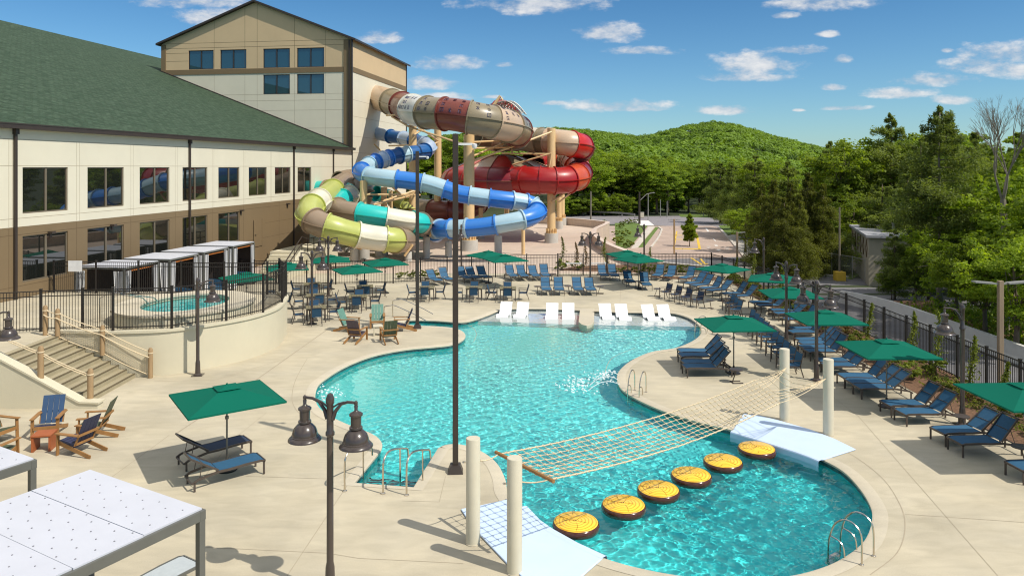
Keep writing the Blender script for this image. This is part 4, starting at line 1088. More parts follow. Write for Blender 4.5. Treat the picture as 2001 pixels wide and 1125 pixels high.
put(pL,8.8,48.1,90,'single blue lounger facing the pool right of a little round table',grp2)
put(pL,7.9,49.4,90,'shaded lounger under the front umbrella right of the gate',grp2)
put(pL,7.3,52.2,92,'blue lounger against the far fence behind the gate lamp, right of two in shade',grp2)
put(pL,6.5,52.25,92,'blue lounger against the far fence behind the gate lamp, left of two in shade',grp2)
for i,x in enumerate((2.2,2.95,4.2,4.95)):
    put(pL,x,46.2,90,'blue lounger in the front line of four before the gate, %s'%['farthest left','second from left','third from left','farthest right'][i],grp2)
for i,(x,y,a) in enumerate([(.15,52.1,103),(.95,52.1,103),(1.75,52.15,100),(2.5,52.2,98)]):
    put(pL,x,y,a,'blue lounger by the fence right of the twin umbrellas, %s of four'%['first','second','third','fourth'][i],grp2)
for i,(x,y,a) in enumerate([(-4.9,50.1,118),(-4.1,50.5,118),(-3.0,51.2,115),(-2.35,51.3,115),(-1.6,51.5,114)]):
    put(pL,x,y,a,'blue lounger by the far fence between the tall poles, %s from left'%ORD[i],grp2)
g3='loungers on the peninsula'
for i,(x,y) in enumerate([(6.95,30.95),(6.85,30.25),(6.7,29.15),(6.6,28.5)]):
    put(pL,x,y,3,'dark blue lounger on the peninsula, %s'%['farthest from the camera of four','second farthest of four','second nearest of four','nearest of four, in the sun'][i],g3)
g4='pair of loungers under the large umbrella'
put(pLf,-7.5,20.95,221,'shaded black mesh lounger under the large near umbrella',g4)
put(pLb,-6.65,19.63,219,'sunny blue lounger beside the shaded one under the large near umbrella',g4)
put(pLg,-6.25,14.45,239,'flat pale grey lounger behind the near white-roofed cabana',None)

# side tables
def side_table(kind):
    t=thing('side_table','x','side table'); 
    MB().lathe([(.22,.46),(.23,.47),(.23,.49),(.0,.5)],(0,0,0),16).build('top', M['chaise_frame'], t, smooth=True)
    MB().bar((0,0,.46),(.16,0,.02),.03).bar((-.2,-.14,.015),(.2,-.14,.015),.03).bar((-.2,.14,.015),(.2,.14,.015),.03).bar((.16,-.14,.015),(.16,.14,.015),.03).build('leg', M['chaise_frame'], t)
    return Proto(t)
ps=side_table(0)
for (x,y),l in (((1.6,46.9),'left of the front line of four loungers'),((3.55,47.0),'between the two pairs of the front line of loungers'),((5.6,47.0),'right of the front line of four loungers'),((8.35,49.0),'between the shaded and the sunlit lounger'),((9.0,46.0),'at the near left end of the row of four armchairs'),((11.2,42.0),'at the right end of the row of four armchairs'),((12.5,42.5),'beside the three armchairs near the bed'),((2.9,52.4),'by the fence at the gate'),((8.35,27.6),'behind the nearest peninsula lounger'),((13.6,22.45),'between loungers near the right lamp post'),((13.7,20.0),'under the right-edge umbrella')):
    ps.place((x,y,.005),random.uniform(0,6),'small round brown side table '+l,'round side tables')

# ------------------------------------------------------------ armchairs and dining sets
M['dark_blue']=mat('dark_blue_sling',(.015,.065,.13),.8,.1,14)
def armchair(name, sling):
    t=thing(name,'x','chair')
    MB().cbox((0,0,.43),(.48,.46,.015),0,0,R(4)).build('seat', M[sling], t)
    MB().cbox((-.27,0,.68),(.015,.46,.44),0,0,R(-14)).build('backrest', M[sling], t)
    f=MB()
    for y in (-.26,.26):
        f.bar((-.2,y,.42),(-.35,y,.94),.03); f.bar((.25,y,.44),(-.24,y,.42),.03); f.bar((.27,y,.66),(-.27,y,.64),.04,.025)
    f.bar((-.345,-.26,.92),(-.345,.26,.92),.03); f.bar((.25,-.26,.43),(.25,.26,.43),.03); f.bar((-.2,-.26,.30),(-.2,.26,.30),.02)
    f.build('frame', M['chaise_frame'], t)
    for y in (-.26,.26):
        MB().bar((.26,y,0),(.25,y,.66),.032).build('leg', M['chaise_frame'], t)
        MB().bar((-.34,y,0),(-.2,y,.44),.032).build('leg', M['chaise_frame'], t)
    return Proto(t)
pch=armchair('dining_chair','dark_blue'); pac=armchair('armchair','blue'); pmc=armchair('armchair','navy')
tb=thing('dining_table','x','table')
tp=MB()
for k in range(7): tp.box(-.5+.1445*k,-.5,.715,-.5+.1445*k+.132,.5,.74)
tp.build('tabletop', M['tabletop'], tb)
ap_=MB()
for s in (-1,1): ap_.box(-.47,s*.46-.015,.65,.47,s*.46+.015,.714); ap_.box(s*.46-.015,-.445,.65,s*.46+.015,.445,.714)
ap_.build('apron', M['chaise_frame'], tb)
for sx in (-1,1):
    for sy in (-1,1): MB().bar((sx*.46,sy*.46,0),(sx*.44,sy*.44,.70),.045).build('leg', M['chaise_frame'], tb)
ptb=Proto(tb)
TB=[((-10.2,38.6),18,'nearest dining table by the twin lamp'),((-11.2,42.3),18,'second dining table behind the twin lamp'),((-12.5,46.4),18,'farthest dining table behind the twin lamp'),((-13.6,41.6),15,'table by the hot tub fence corner'),((-8.7,41.9),12,'front dining table under the middle umbrella'),((-9.0,45.4),12,'rear dining table under the middle umbrella'),((-5.2,45.0),5,'table left of the thin tall pole'),((-2.3,45.0),0,'table right of the tall dark pole'),((-.25,44.8),0,'dining table under the twin umbrellas')]
for (x,y),rz,l in TB:
    ptb.place((x,y,.005),R(rz),'square brown slatted '+l,'square dining tables')
    for k,w in enumerate(('right side','far side','left side','near side')):
        a=R(rz)+k*PI/2+random.uniform(-.15,.15); d=.88+random.uniform(-.06,.1)
        pch.place((x+d*math.cos(a),y+d*math.sin(a),.005),a+PI,f'blue dining chair on the {w} of the {l}','blue dining chairs')
for i in range(10):
    y=37.0-.95*i; x=11.75-.12*(37-y)
    pac.place((x,y,.005),PI+R(8),f'blue-seated armchair, {ORD[i]} from the far end of the line facing the peninsula','line of blue-seated armchairs')
for i,(x,y) in enumerate([(12.1,41.4),(12.0,40.5),(11.9,39.6)]):
    pac.place((x,y,.005),PI+R(10),f'blue-seated armchair of the trio near the far loungers, {ORD[i]} from the far end','trio of blue-seated armchairs')
for i,(x,y) in enumerate([(9.35,45.2),(9.75,44.3),(10.15,43.4),(10.6,42.5)]):
    pmc.place((x,y,.005),PI+R(25),f'dark mesh armchair at the far pool corner, {ORD[i]} from the left','four dark mesh armchairs')

# ------------------------------------------------------------ wooden deck chairs
def adiron(backm, seatm):
    t=thing('wooden_deck_chair','x','chair')
    b=MB()
    for k in range(4):
        y=-.225+.15*k
        b.add([(x-dx,yy_,z) for dx in (0,.022) for x,yy_,z in ((-.18,y-.068,.30),(-.18,y+.068,.30),(-.50,y+.072,1.05),(-.50,y-.072,1.05))],[(0,1,2,3),(7,6,5,4),(0,4,5,1),(1,5,6,2),(2,6,7,3),(3,7,4,0)])
    b.build('backrest', M[backm], t)
    s=MB()
    for k in range(5): s.cbox((.32-.115*k,0,.375-.028*k),(.10,.56,.022),0,0,R(-14))
    s.build('seat', M[seatm], t)
    f=MB()
    for y in (-.31,.31):
        f.bar((.36,y*.95,.34),(-.72,y*.95,.03),.03,.11); f.cbox((.02,y*1.07,.60),(.78,.12,.028))
        f.bar((-.36,y*.98,.02+.60),(-.2,y*.98,.30),.05,.03)
    f.cbox((.38,0,.33),(.03,.6,.1)); f.cbox((-.37,0,.60),(.04,.72,.06)); f.cbox((-.24,0,.34),(.04,.6,.06))
    f.build('frame', M['wood'], t)
    for y in (-.33,.33): MB().bar((.36,y,0),(.34,y,.59),.03,.09).build('leg', M['wood'], t)
    return Proto(t)
M['p_blue']=mat('blue_painted_wood',(.028,.07,.15),.6,.1,6); M['p_navy']=mat('navy_painted_wood',(.025,.03,.075),.6,.1,6)
M['p_green']=mat('olive_painted_wood',(.07,.09,.05),.6,.12,6); M['p_teal']=mat('sage_painted_wood',(.13,.27,.21),.6,.1,6); M['p_plum']=mat('plum_painted_wood',(.09,.065,.085),.6,.1,6)
A_b,A_n,A_g,A_t,A_p=adiron('p_blue','p_navy'),adiron('p_navy','p_navy'),adiron('p_green','p_green'),adiron('p_teal','p_teal'),adiron('p_plum','p_plum')
ga='wooden chairs around the orange table'
A_b.place((-13.85,22.2,0.005),R(-75),'blue-backed wooden chair facing us behind the orange table',ga)
A_g.place((-12.45,22.2,.005),R(190),'olive wooden chair turned left at the foot of the stairs',ga)
A_n.place((-12.2,20.85,.005),R(165),'navy wooden chair seen from the side right of the orange table',ga)
A_g.place((-15.05,21.7,.005),R(-15),'olive wooden chair cut by the left edge of the picture',ga)
A_g.place((-13.9,20.0,.005),R(80),'olive wooden chair with its back to us behind the near white roof',ga)
gb='wooden chairs beside the pool inlet'
A_t.place((-7.95,36.3,.005),R(-15),'sage green wooden chair on the left of the far group',gb)
A_t.place((-6.75,37.2,.005),R(-80),'sage green wooden chair facing us in the far group',gb)
A_n.place((-5.4,36.4,.005),R(-170),'navy wooden chair on the right of the far group',gb)
A_p.place((-7.15,34.2,.005),R(75),'plum-backed wooden chair with its back to us in the far group',gb)
A_g.place((-5.65,34.1,.005),R(110),'olive-backed wooden chair with its back to us in the far group',gb)
M['otab']=mat('orange_brown_wood',(.36,.10,.03),.55,.15,5)
def cubetable(name,label,loc,m,s):
    t=thing(name,label,'table',loc,R(12))
    MB().box(-s,-s,.42,s,s,.46).build('top', m, t); 
    for sx in (-1,1): MB().box(sx*(s-.04)-.03,-s+.02,.0,sx*(s-.04)+.03,s-.02,.418).build('side_panel', m, t)
cubetable('low_table','small orange-brown wooden table between the wooden chairs',(-13.3,21.1,.005),M['otab'],.26)
cubetable('low_table','small grey table between the far wooden chairs',(-6.4,35.4,.005),M['post'],.22)

# ------------------------------------------------------------ in-pool loungers
il=thing('ledge_lounger','x','pool lounger')
prof=[(-.55,.95),(-.45,.80),(-.30,.48),(-.15,.22),(.0,.12),(.2,.14),(.42,.24),(.58,.26),(.72,.16),(.86,.03)]
prof=[(p[0],p[1]) for p in crom(prof,3,False)]
w_=.36; lo_=MB(); m_=len(prof)
und=[(x+ (0 if i in (0,) else .0),z-.07 if z>.12 else 0) for i,(x,z) in enumerate(prof)]
vs=[(y,-x,z) for y in (-w_,w_) for x,z in prof]+[(y,-x-.06 if i<8 else -x,max(0,zz_)) for y in (-w_,w_) for i,(x,zz_) in enumerate(und)]
fs=[(i,i+1,m_+i+1,m_+i) for i in range(m_-1)]+[(2*m_+i,3*m_+i,3*m_+i+1,2*m_+i+1) for i in range(m_-1)]+[(i,2*m_+i,2*m_+i+1,i+1) for i in range(m_-1)]+[(m_+i,m_+i+1,3*m_+i+1,3*m_+i) for i in range(m_-1)]+[(0,m_,3*m_,2*m_),(m_-1,3*m_-1,4*m_-1,2*m_-1)]
lo_.add(vs,fs); lo_.build('shell', M['pvc'], il, smooth=True, ang=50)
MB().add([(-.2,.42,.3),(.2,.42,.3),(.2,.52,.0),(-.2,.52,0),(-.2,.3,.1),(.2,.3,.1)],[(0,1,2,3),(4,5,1,0)]).build('back_support', M['pvc'], il)
pil=Proto(il)
ix=[(986,617,-12),(1019,618,-12),(1078,620,-6),(1110,620,-4),(1184,621,4),(1216,622,5),(1269,623,9),(1300,623,9)]
for i,(px,py,rz) in enumerate(ix):
    p=P(px,py-2,-.15); pil.place((p.x,p.y,-.188),R(rz),f'white moulded lounger on the shallow pool ledge, {["farthest left","second from left","third from left","fourth from left, next to the walkway","fourth from right, next to the walkway","third from right","second from right","farthest right"][i]}','white ledge loungers',(.93,.92,.72))

# ------------------------------------------------------------ cabanas
def cabana(name,label,loc,rz,w,d,h,curtains,group):
    fh=.09 if curtains else .16
    t=thing(name,label,'cabana',loc,rz,group)
    for sx in (-1,1):
        for sy in (-1,1): MB().box(sx*(w/2-.06)-.055,sy*(d/2-.06)-.055,0,sx*(w/2-.06)+.055,sy*(d/2-.06)+.055,h-fh).build('post', M['cabframe'], t, bevel=.006)
    f=MB()
    f.box(-w/2,-d/2,h-fh,w/2,-d/2+.1,h); f.box(-w/2,d/2-.1,h-fh,w/2,d/2,h); f.box(-w/2,-d/2+.1,h-fh,-w/2+.1,d/2-.1,h); f.box(w/2-.1,-d/2+.1,h-fh,w/2,d/2-.1,h)
    for k in (1,2): y=-d/2+d*k/3; f.box(-w/2+.1,y-.03,h-.1,w/2-.1,y+.03,h-.03)
    f.build('roof_frame', M['cabframe'], t, bevel=.005)
    r=MB(); r.box(-w/2+.03,-d/2+.04,h-.012,w/2-.06,-d/6-.01,h+.028); r.box(-w/2+.03,-d/6,h-.012,w/2-.04,d/6-.01,h+.025); r.box(-w/2+.03,d/6,h-.012,w/2-.05,d/2-.04,h+.028)
    ro=r.build('roof_panel', M['roofwhite'], t)
    if not curtains:
        q=MB()
        for i in range(10):
            for j in range(10):
                x=-w/2+.25+(w-.5)*i/9; y=-d/2+.3+(d-.6)*j/9+(.05 if i%2 else -.05); q.lathe([(.014,h+.0285),(.011,h+.036),(0,h+.037)],(x,y,0),8)
        q.build('fasteners', M['dot'], ro)
    else:
        def cur(x0,y0,x1,y1,nm='curtain'):
            mb=MB(); a=[];b=[];n_=14
            L_=math.hypot(x1-x0,y1-y0); nxx,nyy=-(y1-y0)/L_,(x1-x0)/L_
            for i in range(n_+1):
                u=i/n_; wv=.05*math.sin(i*PI*.9); tie=1-.0
                a.append((x0+(x1-x0)*u+nxx*wv,y0+(y1-y0)*u+nyy*wv,h-.17)); b.append((x0+(x1-x0)*(u*.65)+nxx*wv*1.5,y0+(y1-y0)*u*.65+nyy*wv*1.5,.12))
            mb.sheet(a,b).build(nm, M['curtain'], t, smooth=True)
        cur(-w/2+.12,-d/2+.03,-w/2+.6,-d/2+.03); cur(w/2-.12,-d/2+.03,w/2-.6,-d/2+.03)
        cur(w/2-.03,-d/2+.12,w/2-.03,-d/2+.55); cur(w/2-.03,d/2-.12,w/2-.03,d/2-.55)
        MB().box(-w/2+.1,d/2-.1,.05,w/2-.1,d/2-.07,h-.17).box(-w/2+.07,-d/2+.9,.05,-w/2+.1,d/2-.12,h-.17).build('back_panel', M['cabdark'], t)
        MB().box(w/2-.105,-d/2+.12,h-.24,w/2-.085,d/2-.12,h-.165).build('trim_strip', M['orange'], t)
        s=MB(); s.box(-w/2+.3,d/2-1.0,.2,w/2-.3,d/2-.2,.45); s.box(-w/2+.3,d/2-.3,.45,w/2-.3,d/2-.15,.85); s.build('daybed', M['blue'], t)
    return t
cabana('cabana','near cabana with a white dotted flat roof at the bottom left corner',(-7.2,11.57,0),R(-29.7),3.2,3.2,2.4,False,'near cabanas')
cabana('cabana','white-roofed cabana cut by the left edge, beyond the nearest one',(-11.3,13.65,0),R(-29.7),3.2,3.2,2.4,False,'near cabanas')
u_=Vector((.1433,.9897))
for i,(x,y) in enumerate([(-20.9,39.35),(-20.2,42.85),(-19.75,46.3),(-19.3,49.8)]):
    cabana('cabana',f'white-roofed curtained cabana along the hall, {["nearest","second","third","farthest"][i]} of four',(x,y,0),UD,2.85,2.9,2.88,True,'curtained cabanas along the hall')

# ------------------------------------------------------------ stair posts and ropes
def tpost(p,h,label,r=.085):
    t=thing('timber_post',label,'post',p,0,'timber posts of the stair railings')
    MB().lathe([(r,0),(r*1.02,h*.5),(r*.97,h-.08),(r*.6,h-.01),(0,h)],(0,0,0),12).build('post', M['post_wood'], t, smooth=True)
    MB().lathe([(r+.012,h-.22),(r+.016,h-.2),(r+.012,h-.18)],(0,0,0),12).build('rope_wrap', M['rope'], t)
rp=[(-13.75,28.22,0),(-15.55,28.17,.87),(-17.25,28.17,PH-.1),(-17.8,28.3,PH)]
lpst=[(-14.2,24.99,0.02),(-15.75,24.8,.82),(-17.4,24.75,PH)]
names=['right of the stairs at the bottom','right of the stairs half-way up','right of the stairs at the top','right of the stairs at the very top by the fence']
for p,nm in zip(rp,names): tpost(p,1.15,'timber post '+nm)
for p,nm in zip(lpst,['left of the stairs at the bottom','left of the stairs half-way up','left of the stairs at the top, cut by the picture edge']): tpost(p,1.22,'timber post '+nm,.095)
for nm,ps_,sg_ in (('rope railing with fine netting on the right of the stairs',rp,-1),('double rope railing on the left of the stairs',lpst,1)):
    t=thing('rope_railing',nm,'rope railing',ps_[0]); mb=MB(); v_=[Vector(p) for p in ps_]; z=Vector((0,0,1))
    for a,b in zip(v_,v_[1:]):
        for hh in ((.98,.10) if sg_<0 else (1.0,.93,.12)): 
            mb.tube([a.lerp(b,k/8)+z*(hh-.10*4*(k/8)*(1-k/8)*.5) for k in range(9)],.018,6)
    if sg_<0:
        for a,b in zip(v_,v_[1:]): mb.tube([a.lerp(b,k/8)+z*(.80-.10*4*(k/8)*(1-k/8)*.5)+Vector((0,-.1,0)) for k in range(9)],.022,6)
    mb.build('rope', M['rope'], t, world=True, smooth=True)
    if sg_<0:
        nt_=MB()
        for a,b in zip(v_,v_[1:3]):
            L_=(b-a).length; k=int(L_/.07)
            for i in range(1,k): p=a.lerp(b,i/k); nt_.bar(p+z*.1,p+z*.88,.0035)
            for j in range(1,12): nt_.bar(a+z*(.1+.065*j),b+z*(.1+.065*j),.0035)
        nt_.build('netting', M['rope'], t, world=True)
# ------------------------------------------------------------ water slides
def gloss(name,col,var=.05): return mat(name,col,.36,var,.8,coat=.22)
S={'tan':gloss('slide_tan',(.55,.40,.27)),'khaki':gloss('slide_khaki',(.26,.21,.13)),'rust':gloss('slide_rust',(.20,.045,.03)),'white':gloss('slide_white',(.72,.70,.62)),
 'red':gloss('slide_red',(.36,.012,.012)),'bright':gloss('slide_bright_red',(.55,.02,.012)),'orange':gloss('slide_orange',(.55,.085,.03)),'wine':gloss('slide_wine',(.20,.01,.02)),'cream':gloss('slide_cream',(.60,.54,.42)),
 'blue':gloss('slide_blue',(.035,.20,.60)),'dblue':gloss('slide_deep_blue',(.015,.11,.33)),'pale':gloss('slide_pale_blue',(.38,.54,.62)),'ice':gloss('slide_ice_blue',(.42,.52,.66)),
 'lime':gloss('slide_lime',(.44,.47,.12)),'teal':gloss('slide_teal',(.02,.50,.45)),'brown':gloss('slide_brown',(.29,.21,.14)),'ivory':gloss('slide_ivory',(.70,.66,.52)),'sage':gloss('slide_sage',(.42,.46,.36)),'amber':gloss('slide_amber',(.75,.30,.02))}
def resample(pts, step):
    pts=[Vector(p) for p in crom(pts,10,False)]; out=[pts[0]]; acc=0
    for a,b in zip(pts,pts[1:]):
        L_=(b-a).length
        while acc+L_>=step:
            t=(step-acc)/L_; a=a.lerp(b,t); out.append(a); L_=(b-a).length; acc=0
        acc+=L_
    return out
def slide(t, pts, r, cols, seg=3.0, glyph=None, flc='tan', nside=28, cuts=None):
    """chain of coloured fibreglass tube sections with flanges and side seams"""
    st=.25; path=resample([tuple(D(*p)) for p in pts], st); n=len(path)
    T=[(path[min(i+1,n-1)]-path[max(i-1,0)]).normalized() for i in range(n)]
    k=max(2,int(round(seg/st))); i=0; ci=0; u0=Vector((0,0,1))
    ends=None
    if cuts:
        ends=[]; cur=0
        for cx_,cy_ in cuts:
            best=None
            for q in range(cur+3,n):
                p=path[q]; e=math.hypot(CX+F*p.x/p.y-cx_,HY-F*(p.z-CH)/p.y-cy_)
                if best is None or e<best[0]: best=(e,q)
                if e>best[0]+14 and best[0]<9: break
            cur=best[1]; ends.append(cur)
        ends.append(n-1)
    while i<n-2:
        j=ends[ci] if ends else min(i+k,n-1)
        if not ends and n-1-j<k*.4: j=n-1
        c=cols[ci] if isinstance(cols,list) and ci<len(cols) else cols[ci%len(cols)]
        pp=path[i:j+1]; tt_=T[i:j+1]; mb=MB(); sm=MB(); vs=[]
        for p,d in zip(pp,tt_):
            x=d.cross(u0).normalized(); y=x.cross(d)
            for q in range(nside):
                a=2*PI*q/nside; vs.append(p+(x*math.cos(a)+y*math.sin(a))*r)
        m_=len(pp)
        mb.add(vs,[(a_*nside+q,a_*nside+(q+1)%nside,(a_+1)*nside+(q+1)%nside,(a_+1)*nside+q) for a_ in range(m_-1) for q in range(nside)])
        o=mb.build('tube_section', S[c], t, world=True, smooth=True)
        # flange ring at the start and seams on both sides
        fl=MB(); p,d=pp[0],tt_[0]; x=d.cross(u0).normalized(); y=x.cross(d)
        rr=[(r,-.06),(r+.13,-.06),(r+.13,.06),(r,.06)]; v=[]
        for ra,of in rr:
            for q in range(nside): a=2*PI*q/nside; v.append(p+d*of+(x*math.cos(a)+y*math.sin(a))*ra)
        fl.add(v,[(e*nside+q,e*nside+(q+1)%nside,((e+1)%4)*nside+(q+1)%nside,((e+1)%4)*nside+q) for e in range(4) for q in range(nside)])
        for s in (-1,1):
            for h0 in (0,):
                ring=[]
                for p,d in zip(pp,tt_):
                    x=d.cross(u0).normalized(); y=x.cross(d); ring.append((p,x,y))
                a1=[p+x*s*(r-.01)+y*.025 for p,x,y in ring]; a2=[p+x*s*(r+.12)+y*.035 for p,x,y in ring]; a3=[p+x*s*(r+.12)-y*.035 for p,x,y in ring]; a4=[p+x*s*(r-.01)-y*.025 for p,x,y in ring]
                for q1,q2 in ((a1,a2),(a2,a3),(a3,a4)): fl.sheet(q1,q2)
        fl.build('flange', S[c], o, world=True)
        if glyph and ci in glyph:
            gl=MB(); rg=random.Random(ci*7+1)
            for gi in range(2,m_-2,3):
                for ang in (14,36,60):
                    if rg.random()<.28: continue
                    p,d=pp[gi],tt_[gi]; x=d.cross(u0).normalized(); y=x.cross(d)
                    s=glyph[ci]
                    def on(a_,b_): 
                        an=R(ang)+b_/r; return p+d*a_+(x*s*math.cos(an)+y*math.sin(an))*(r+.012)
                    for stroke in rg.choice([[((-.16,-.16),(-.16,.16)),((-.16,.16),(.16,.16)),((.16,.16),(.16,-.16)),((-.16,-.16),(.16,-.16)),((-.05,0),(.08,0))],[((0,-.2),(0,.2)),((-.15,.08),(.15,.08)),((0,.02),(-.15,-.18)),((0,.02),(.15,-.18))],[((-.15,.14),(.15,.14)),((-.15,.14),(-.1,-.16)),((.02,.03),(.14,-.15)),((.14,.03),(-.02,-.15))],[((-.15,.1),(.1,.16)),((-.15,0),(.15,.02)),((-.12,-.13),(.12,-.1))],[((-.12,-.16),(-.12,.16)),((-.12,.16),(.14,.12)),((.0,.05),(.13,-.16))]]):
                        gl.bar(on(*stroke[0]),on(*stroke[1]),.05,.02,up=y)
            gl.build('painted_signs', M['signs'], o, world=True)
        i=j; ci+=1
    return path
M['signs']=mat('navy_signs',(.05,.05,.12),.6)
brownT=thing('water_slide','wide slide tube in brown, rust and white sections with little painted signs, topmost of all','water slide',D(731,300,90))
slide(brownT,[(716,190,91),(731,190,90),(762,199,86),(790,208,81),(804,213,76),(812,217,72),(826,219,69.5),(850,222,68),(885,224,67),(920,230,66.5),(955,237,67),(985,244,68.5),(1004,251,71.5),(1012,259,76),(1004,266,81),(985,270,85),(965,272,87)],1.48,
  ['tan','khaki','rust','white','khaki','rust','khaki','tan','khaki','rust','khaki','tan','khaki','tan'],3.1,{3:1,4:1,5:1,6:1,7:1,8:1,9:1},cuts=[(765,200),(786,207),(806,214),(835,220),(870,223),(915,229),(960,238),(994,247),(1009,256),(1008,264),(1000,268),(990,270),(978,271)])
loopT=thing('water_slide','upper tan slide tube that ends in a bright red bend against the hill','water slide',D(1090,330,82))
slide(loopT,[(935,262,84),(960,266,84.5),(1000,269,84),(1045,274,82),(1085,277.5,80.5),(1115,281,80),(1133,286,82),(1138,292,86),(1128,298,90),(1108,304,92),(1085,308,92),(1065,312,90)],1.38,['khaki','tan','cream','khaki','tan','bright','wine','red','tan','cream'],3.2,cuts=[(965,267),(1010,270),(1057,275),(1072,276),(1116,281),(1134,288),(1134,295),(1108,304),(1085,308)])
slide(loopT,[(1040,322,84),(1050,313,86),(1066,309,87.5),(1090,309,88),(1112,316,87),(1128,328,85),(1131,341,82),(1122,348,79.5),(1104,352,78.3),(1080,353,77.8),(1050,352,77.8),(1020,351.5,78.4),(995,351,79.6),(975,350.5,81)],1.40,['red','orange','tan','khaki','tan','orange','wine','orange','red','red','red','red','red'],2.5,cuts=[(1075,309),(1092,309),(1105,313),(1116,319),(1126,327),(1131,338),(1126,346),(1112,351),(1085,353),(1055,352),(1025,351)])
bowl=thing('slide_bowl','huge dark red bowl-shaped slide with domed ribbed top amid the other slides','water slide',D(985,352,84.5))
bc=D(982,352,84.5)
prof=[(0,-1.5),(5.2,-1.5),(6.0,-1.35),(6.75,-.8),(7.05,0),(6.75,.8),(6.1,1.3),(5.4,1.5),(4.2,2.0),(2.6,2.55),(1.2,2.8),(.0,2.85)]
pr=crom(prof,3,False)
def sector(a0,a1,lo,hi,m_,name):
    mb=MB(); na=6; pr2=[p for p in pr if lo<=p[0]<=hi or lo<0]
    vs=[bc+Vector((p[0]*math.cos(a0+(a1-a0)*k/na),p[0]*math.sin(a0+(a1-a0)*k/na),p[1])) for p in pr2 for k in range(na+1)]
    mb.add(vs,[(i*(na+1)+k,i*(na+1)+k+1,(i+1)*(na+1)+k+1,(i+1)*(na+1)+k) for i in range(len(pr2)-1) for k in range(na)])
    return mb.build(name,m_,bowl,world=True,smooth=True,ang=60)
NSb=14
iz=[i for i,p in enumerate(pr) if p[1]>=1.45][0]
prA,prB=pr[:iz+1],pr[iz:]
for k in range(NSb):
    a0,a1=2*PI*k/NSb,2*PI*(k+1)/NSb
    pr=prA; sector(a0,a1,-1,99,S['red' if k%5 else 'wine'],'rim_panel')
    pr=prB; sector(a0,a1,-1,99,S[['orange','tan','red','khaki'][k%4] if k%3 else 'tan'],'roof_panel')
rib=MB()
for k in range(NSb):
    a=2*PI*k/NSb; pp_=[bc+Vector(((p[0]+.03)*math.cos(a),(p[0]+.03)*math.sin(a),p[1]+.02)) for p in crom(prof,3,False)[3:]]; rib.tube(pp_,.055,5)
rib.tube([bc+Vector((7.12*math.cos(2*PI*k/60),7.12*math.sin(2*PI*k/60),0)) for k in range(61)],.06,5)
rib.build('ribs', S['rust'], bowl, world=True, smooth=True)
exitT=thing('water_slide','dark rust slide tube leaving underneath the red bowl','water slide',D(880,425,86))
slide(exitT,[(935,398,88),(925,405,87),(905,411,86),(880,412,85.5),(855,411,86),(835,409,87),(818,407,88)],1.15,['rust','rust','rust','brown','brown'],2.2)
funT=thing('water_slide','red slide dome with an open steel truss peeking above the brown tube','water slide',D(985,260,82))
slide(funT,[(958,232,88),(963,220,86.5),(971,212,85),(982,210,83.5),(992,215,82.5),(1000,224,83),(1004,236,85)],.85,['red','wine','red','red','wine'],2.0)
tr_=MB(); A1=[D(972+6*i,206-14*math.sin(PI*(i+1)/9)+i*2.0,80.5) for i in range(9)]; A2=[D(980+6*i,210-18*math.sin(PI*(i+1)/9)+i*1.8,82.5) for i in range(9)]; A3=[D(968+6*i,213-9*math.sin(PI*(i+1)/9)+i*2,81.5) for i in range(9)]
for A in (A1,A2,A3): tr_.tube(A,.06,5)
for i in range(8):
    for A,B in ((A1,A2),(A2,A3),(A1,A3)): tr_.tube([A[i],B[i]],.04,4); tr_.tube([A[i],B[i+1]],.04,4)
tr_.build('truss', M['galv'], funT, world=True)
mb=MB(); mb.tube([D(962,209,79),D(977,188,79),D(981,196,79)],.16,8); mb.build('strut', M['column'], funT, world=True)
blueT=thing('water_slide','blue and pale blue slide tube running in a long hairpin across the front','water slide',D(750,380,75))
slide(blueT,[(722,257,91),(731,260,90),(765,267,88),(795,272,85.5),(822,279,82.5),(838,287,79.5),(831,295,77),(808,299,75.5),(775,305,74),(745,313,72.5),(722,322,71),(709,331,69),(707,338,66.8),(722,344,65.3),(752,348,64.6),(797,353,64.5),(835,359,64.5),(873,371,64.5),(899,379,64.5),(938,385,64.5),(979,390,64.6),(1014,394,65),(1038,400,65.3),(1049,409,64.8),(1045,419,63.4),(1028,427,62.5),(992,435,62.1),(944,443,62.3),(899,446.5,62.7),(870,447,63.3),(855,448,64.6),(848,453,66.5),(852,458,69)],.76,
  ['amber','ice','dblue','ice','dblue','ice','dblue','pale','dblue','blue','ice','blue','pale','blue','pale','blue','pale','blue','pale','blue','pale','blue','pale','blue','pale','blue','pale','blue','pale','blue'],1.75,
  cuts=[(731,260),(763,266),(789,271),(808,275),(828,281),(830,296),(797,301),(781,304),(760,309),(751,312),(736,318),(720,323),(705,334),(722,344),(774,351),(824,357),(869,370),(917,382),(958,387),(1003,393),(1027,397),(1042,402),(1050,413),(1021,429),(968,439),(915,445),(880,447),(860,448),(849,452)])
yelT=thing('water_slide','lime, cream and brown slide tube bulging toward the deck, lowest front hairpin','water slide',D(690,470,62))
slide(yelT,[(700,350,79),(686,352,76),(672,357,72),(657,367,68.5),(643,379,65.5),(630,388,63),(616,398,60.8),(605,411,59),(606,426,57.6),(624,438,57),(650,446,57),(672,453,57.4),(697,459,58),(724,464,58.3),(749,467,58.5),(770,469,59),(783,470,60.3),(790,469,62.5),(783,466,65),(760,463,67),(720,462,68),(680,463,68),(640,464,67.5),(600,464,67)],.98,
  ['brown','brown','lime','ivory','lime','brown','lime','ivory','lime','brown','ivory','lime','sage','sage'],2.55,
  cuts=[(684,353),(650,373),(622,392),(610,404),(611,431),(640,443),(697,459),(750,467),(774,469),(786,468),(760,463),(710,462),(655,465)])
